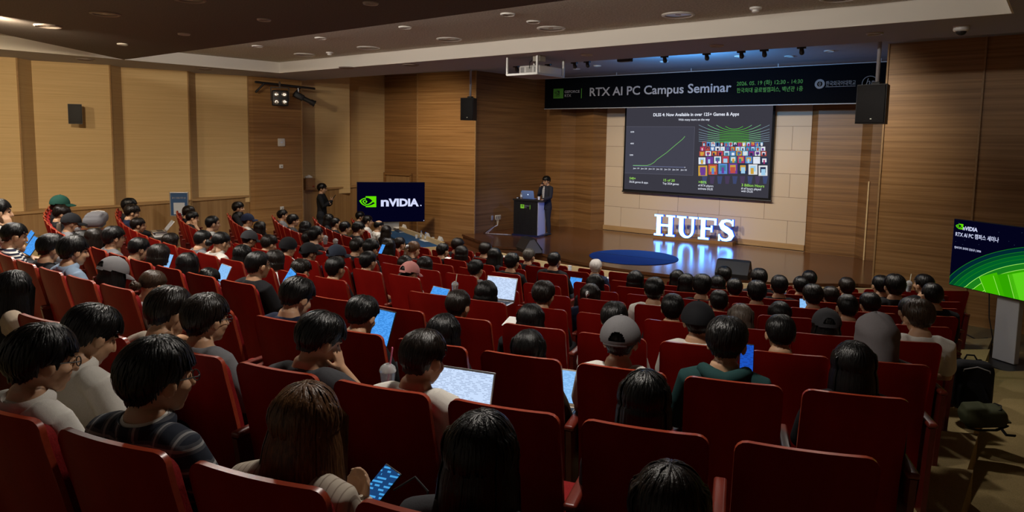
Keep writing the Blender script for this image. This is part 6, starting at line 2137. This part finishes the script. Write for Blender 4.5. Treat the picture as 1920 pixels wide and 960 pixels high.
put_laptop('open laptop with large white page in front of the pale T-shirt', (862, 736), 1, 0.66, 0.36, 0.245, SC_WHITE, 0, 108)
put_laptop('open laptop with bright white page beside the black bob in the middle', (939, 541), 4, 0.66, 0.33, 0.23, SC_WHITE, 0, 108)
put_laptop('small laptop with pale blue page under the person bending deep', (418, 513), 3, 0.75, 0.28, 0.20, SC_LBLUE, -10, 115)
put_laptop('laptop with pale blue page half hidden by the brown jacket', (1064, 726), 2, 0.62, 0.32, 0.22, SC_LBLUE, 0, 112, CL['beige'])
tablet('tablet', 'tall blue-lit tablet held by the person in black, third row', (716, 614), 2, 0.60, 0.17, 0.25, SC_BLUE, 0, 20, 4)
t = tablet('tablet', 'blue-lit tablet in a pale pink cover beside the pink cap', (822, 553), 5, 0.60, 0.26, 0.20, SC_BLUE, 0, 35, 3, CL['beige'])
tablet('tablet', 'rugged dark tablet with blue keys beside the man at the middle front', (1078, 533), 8, 0.46, 0.20, 0.22, SC_BLUE, 0, 30)
tablet('tablet', 'lower blue-lit tablet in front of the striped shirt', (60, 461), 2, 0.52, 0.15, 0.22, SC_BLUE, 25, 30, 15)
tablet('mobile_phone', 'upper blue-lit phone in front of the striped shirt', (55, 444), 2, 0.56, 0.08, 0.15, SC_BLUE, 25, 20, 25, None, 'phone')
tablet('mobile_phone', 'blue-lit phone in the hands of the person bending in white shirt', (231, 755), 0, 0.98, 0.075, 0.155, SC_BLUE, -20, 65, 30, None, 'phone')
tablet('mobile_phone', 'phone with dark blue text held by the long brown hair, bottom edge', (709, 915), 0, 0.50, 0.078, 0.16, SC_DARK, 0, 50, 20, None, 'phone')
tablet('mobile_phone', 'blue-lit phone held up left of the navy T-shirt', (541, 524), 2, 0.42, 0.075, 0.16, SC_BLUE, 0, 10, 30, None, 'phone')
tablet('mobile_phone', 'dark blue phone right of the green hoodie', (1400, 672), 2, 0.48, 0.075, 0.16, screen_mat('deep_blue', (0.01, 0.08, 0.5), 110, (0.01, 0.05, 0.3)), 0, 15, 0, None, 'phone')
tablet('mobile_phone', 'narrow blue-lit phone at the face of the dark bob, left side', (316, 489), 3, 0.55, 0.075, 0.16, SC_LBLUE, 30, 20, 10, None, 'phone')
tablet('mobile_phone', 'tiny bright blue phone in the middle of the left half', (716, 467), 6, 0.48, 0.075, 0.15, SC_BLUE, 0, 30, 0, None, 'phone')
tablet('mobile_phone', 'tiny bright blue phone at the right side behind a seat', (1506, 573), 6, 0.30, 0.075, 0.15, SC_LBLUE, 0, 20, 0, None, 'phone')
q, th = atrow((716, 905), 0, 0.52)
o = MB().tube([q + V((0.04, 0.02, -0.02)), q + V((0.10, 0.06, 0.03)), q + V((0.16, 0.06, 0.0)), q + V((0.17, 0.04, -0.10)), q + V((0.12, 0.02, -0.25))], [0.004] * 5, 8).build('charging_cable', M['black'], None, True)
tag(o, 'black charging cable looping from the phone at the bottom edge', 'cable')
# laptop on books, far left
q, th = atrow((300, 452), 4, 0.62)
z0 = zf(4) + 0.66
for i, (h, c, lb) in enumerate(((0.045, 'cream', 'thick pale book at the bottom of the pile under the far left laptop'), (0.035, 'navy', 'dark blue book on the pale book under the far left laptop'))):
    t = thing('book', lb, 'book', (q.x, q.y, z0 + (0 if i == 0 else 0.046)), th + 0.1 * i, 'books under the laptop')
    MB().rbox((0, 0, h / 2), (0.24, 0.18, h), 0.004).build('cover', CL[c], t)
    MB().box((0.004, 0, h / 2), (0.238, 0.184, h * 0.75)).build('pages', M['paper'], t)
laptop('laptop', 'open silver laptop seen from the side on the pile of books', (q.x + 0.02, q.y + 0.08, z0 + 0.083), th, 0.30, 0.21, 128, M['grey_plastic'])
t = thing('writing_board', 'dark folding board carrying the books and the far left laptop', 'board', (q.x, q.y, z0 - 0.02), th)
MB().rbox((0, 0.02, 0.008), (0.42, 0.30, 0.018), 0.005).build('board', M['black'], t)
MB().tube([(0.19, 0.0, 0.0), (0.19, -0.02, -0.30), (0.10, -0.02, -0.66)], [0.015, 0.015, 0.02], 8).build('arm', M['grey_metal'], t)

def backpack(name, label, loc, rz, w, d, h, m, lie=False, m2=None):
    t = thing(name, label, 'bag', loc, rz)
    T = RX(rad_(-80)) @ TR(0, 0, 0) if lie else Matrix.Identity(4)
    sh = TR(0, 0, d / 2 if lie else 0)
    mb = MB()
    mb.rbox((0, 0, h / 2), (w, d, h), d * 0.42, sh @ T)
    mb.rbox((0, -d * 0.42, h * 0.34), (w * 0.78, d * 0.4, h * 0.5), d * 0.17, sh @ T)
    link('bag_body', fuse(mb, 0.014, 2, 'bag_body', (m,)), t)
    MB().tube([V((-w * 0.42, -d * 0.30, h * 0.55)), V((-w * 0.3, -d * 0.46, h * 0.86)), V((0, -d * 0.5, h * 0.93)), V((w * 0.3, -d * 0.46, h * 0.86)), V((w * 0.42, -d * 0.30, h * 0.55))], [0.006] * 5, 6, sh @ T).build('zip', m2 or M['grey_metal'], t, True)
    for s in (-1, 1):
        MB().tube([V((s * w * 0.24, d * 0.45, h * 0.95)), V((s * w * 0.30, d * 0.62, h * 0.7)), V((s * w * 0.30, d * 0.60, h * 0.3)), V((s * w * 0.30, d * 0.45, h * 0.08))], [(0.024, 0.006)] * 4, 8, sh @ T, True, (1, 0, 0)).build('strap', m, t, True)
    MB().tube([V((-0.05, d * 0.3, h * 0.98)), V((-0.03, d * 0.35, h * 1.06)), V((0.03, d * 0.35, h * 1.06)), V((0.05, d * 0.3, h * 0.98))], [0.008] * 4, 8, sh @ T).build('handle', m, t, True)
    return t
q, th = atrow((172, 417), 3, 0.62)
backpack('backpack', 'grey backpack lying on the folding board by the left wall', (q.x, q.y, q.z - 0.10), th + rad_(70), 0.30, 0.18, 0.42, CL['bag_grey'], True, M['white_plastic'])
t = thing('writing_board', 'dark folding board under the grey backpack by the left wall', 'board', (q.x, q.y, q.z - 0.13), th)
MB().rbox((0, 0.02, 0.008), (0.46, 0.34, 0.018), 0.005).build('board', M['arm'], t)
MB().tube([(0.20, 0.0, 0.0), (0.20, -0.02, -0.30), (0.12, -0.02, -0.62)], [0.015, 0.015, 0.02], 8).build('arm', M['grey_metal'], t)
q, th = atrow((740, 573), 3, 0.32)
backpack('backpack', 'black backpack lying on an empty seat left of the pink cap', (q.x, q.y, zf(3) + 0.44), th + rad_(15), 0.34, 0.22, 0.46, CL['black'], True, CL['olive'])
q = on((1806, 742), 2, zf(4) + 0.02)
backpack('backpack', 'black backpack with pale strap leaning out into the right aisle', (6.98, 7.45, zf(4) + 0.002), rad_(25), 0.34, 0.20, 0.46, CL['black'], False, CL['lightgrey'])
backpack('shoulder_bag', 'dark olive bag lying at the right aisle before the pale step', (6.95, 6.95, zf(4) + 0.002), rad_(-70), 0.26, 0.16, 0.34, CL['olive'], True, CL['black'])
o = MB().tube([(7.06, 7.30, zf(4) + 0.30), (7.14, 7.25, zf(4) + 0.14), (7.22, 7.18, zf(4) + 0.0), (7.28, 7.12, zf(4) - 0.05), (7.34, 7.18, zf(4) - 0.06)], [(0.012, 0.004)] * 5, 8).build('bag_strap', CL['black'], None, True)
tag(o, 'loose black strap trailing from the backpack onto the aisle carpet', 'strap')

LIDM = mat('cup_lid', (0.75, 0.75, 0.75), 0.15, 0.5, trans=0.7)
COFFEE = mat('coffee', (0.30, 0.17, 0.09), 0.4)
def iced_cup(label, p, k, F, straw=None, drink=None, group=None):
    q, th = atrow(p, k, F)
    t = thing('iced_drink_cup', label, 'cup', (q.x, q.y, q.z - 0.06), th, group)
    MB().lathe([(0.0, 0.0), (0.028, 0.0), (0.040, 0.105), (0.039, 0.105), (0.027, 0.004), (0, 0.004)], 20).build('cup_wall', CLEAR, t, True)
    if drink:
        MB().lathe([(0.0, 0.006), (0.026, 0.006), (0.036, 0.085), (0, 0.085)], 20).build('drink', drink, t, True)
    MB().lathe([(0.042, 0.103), (0.043, 0.108), (0.036, 0.128), (0.018, 0.142), (0.006, 0.145)], 20).build('dome_lid', LIDM, t, True)
    if straw:
        MB().tube([(0.0, 0.0, 0.05), (0.012, 0.004, 0.145), (0.022, 0.008, 0.225)], [0.0045] * 3, 8).build('straw', straw, t, True)
    return t
STRP = mat('pink_straw', (0.75, 0.16, 0.28), 0.4)
STRW = mat('pale_straw', (0.72, 0.70, 0.52), 0.4)
iced_cup('clear cup with pink straw beside the pale T-shirt, second row', (727, 712), 1, 0.50, STRP)
iced_cup('clear cup with pale straw right of the pink cap', (853, 541), 5, 0.52, STRW)
iced_cup('clear cup with coffee, left of two on a tray beside the caps', (610, 451), 6, 0.55, None, COFFEE, 'coffee cups on the tray')
iced_cup('clear cup with coffee, right of two on a tray beside the caps', (629, 457), 6, 0.55, None, COFFEE, 'coffee cups on the tray')
iced_cup('clear cup with straw held up near the right aisle', (1704, 538), 8, 0.30, STRW, M['paper'])
q, th = atrow((620, 462), 6, 0.55)
t = thing('tray', 'dark fold-out tray carrying the two coffee cups', 'tray', (q.x, q.y, q.z - 0.055), th)
MB().rbox((0, 0, 0.0), (0.46, 0.22, 0.02), 0.008).build('tray_board', M['arm'], t)
MB().tube([(0.2, 0.0, 0.0), (0.2, -0.02, -0.3), (0.14, -0.02, -0.6)], [0.014] * 3, 8).build('arm', M['grey_metal'], t)
for p, k, F, w, d, lb in (((826, 487), 8, 0.42, 0.24, 0.30, 'white sheet on the lap of a listener in the middle front'), ((959, 603), 3, 0.45, 0.10, 0.16, 'pale papers and pouch between two seats, fourth row middle')):
    q, th = atrow(p, k, F)
    o = MB().rbox((0, 0, 0.0), (w, d, 0.006), 0.002, RX(rad_(12))).build('paper_sheet', M['paper'])
    o.location = q
    o.rotation_euler = (0, 0, th)
    tag(o, lb, 'paper')
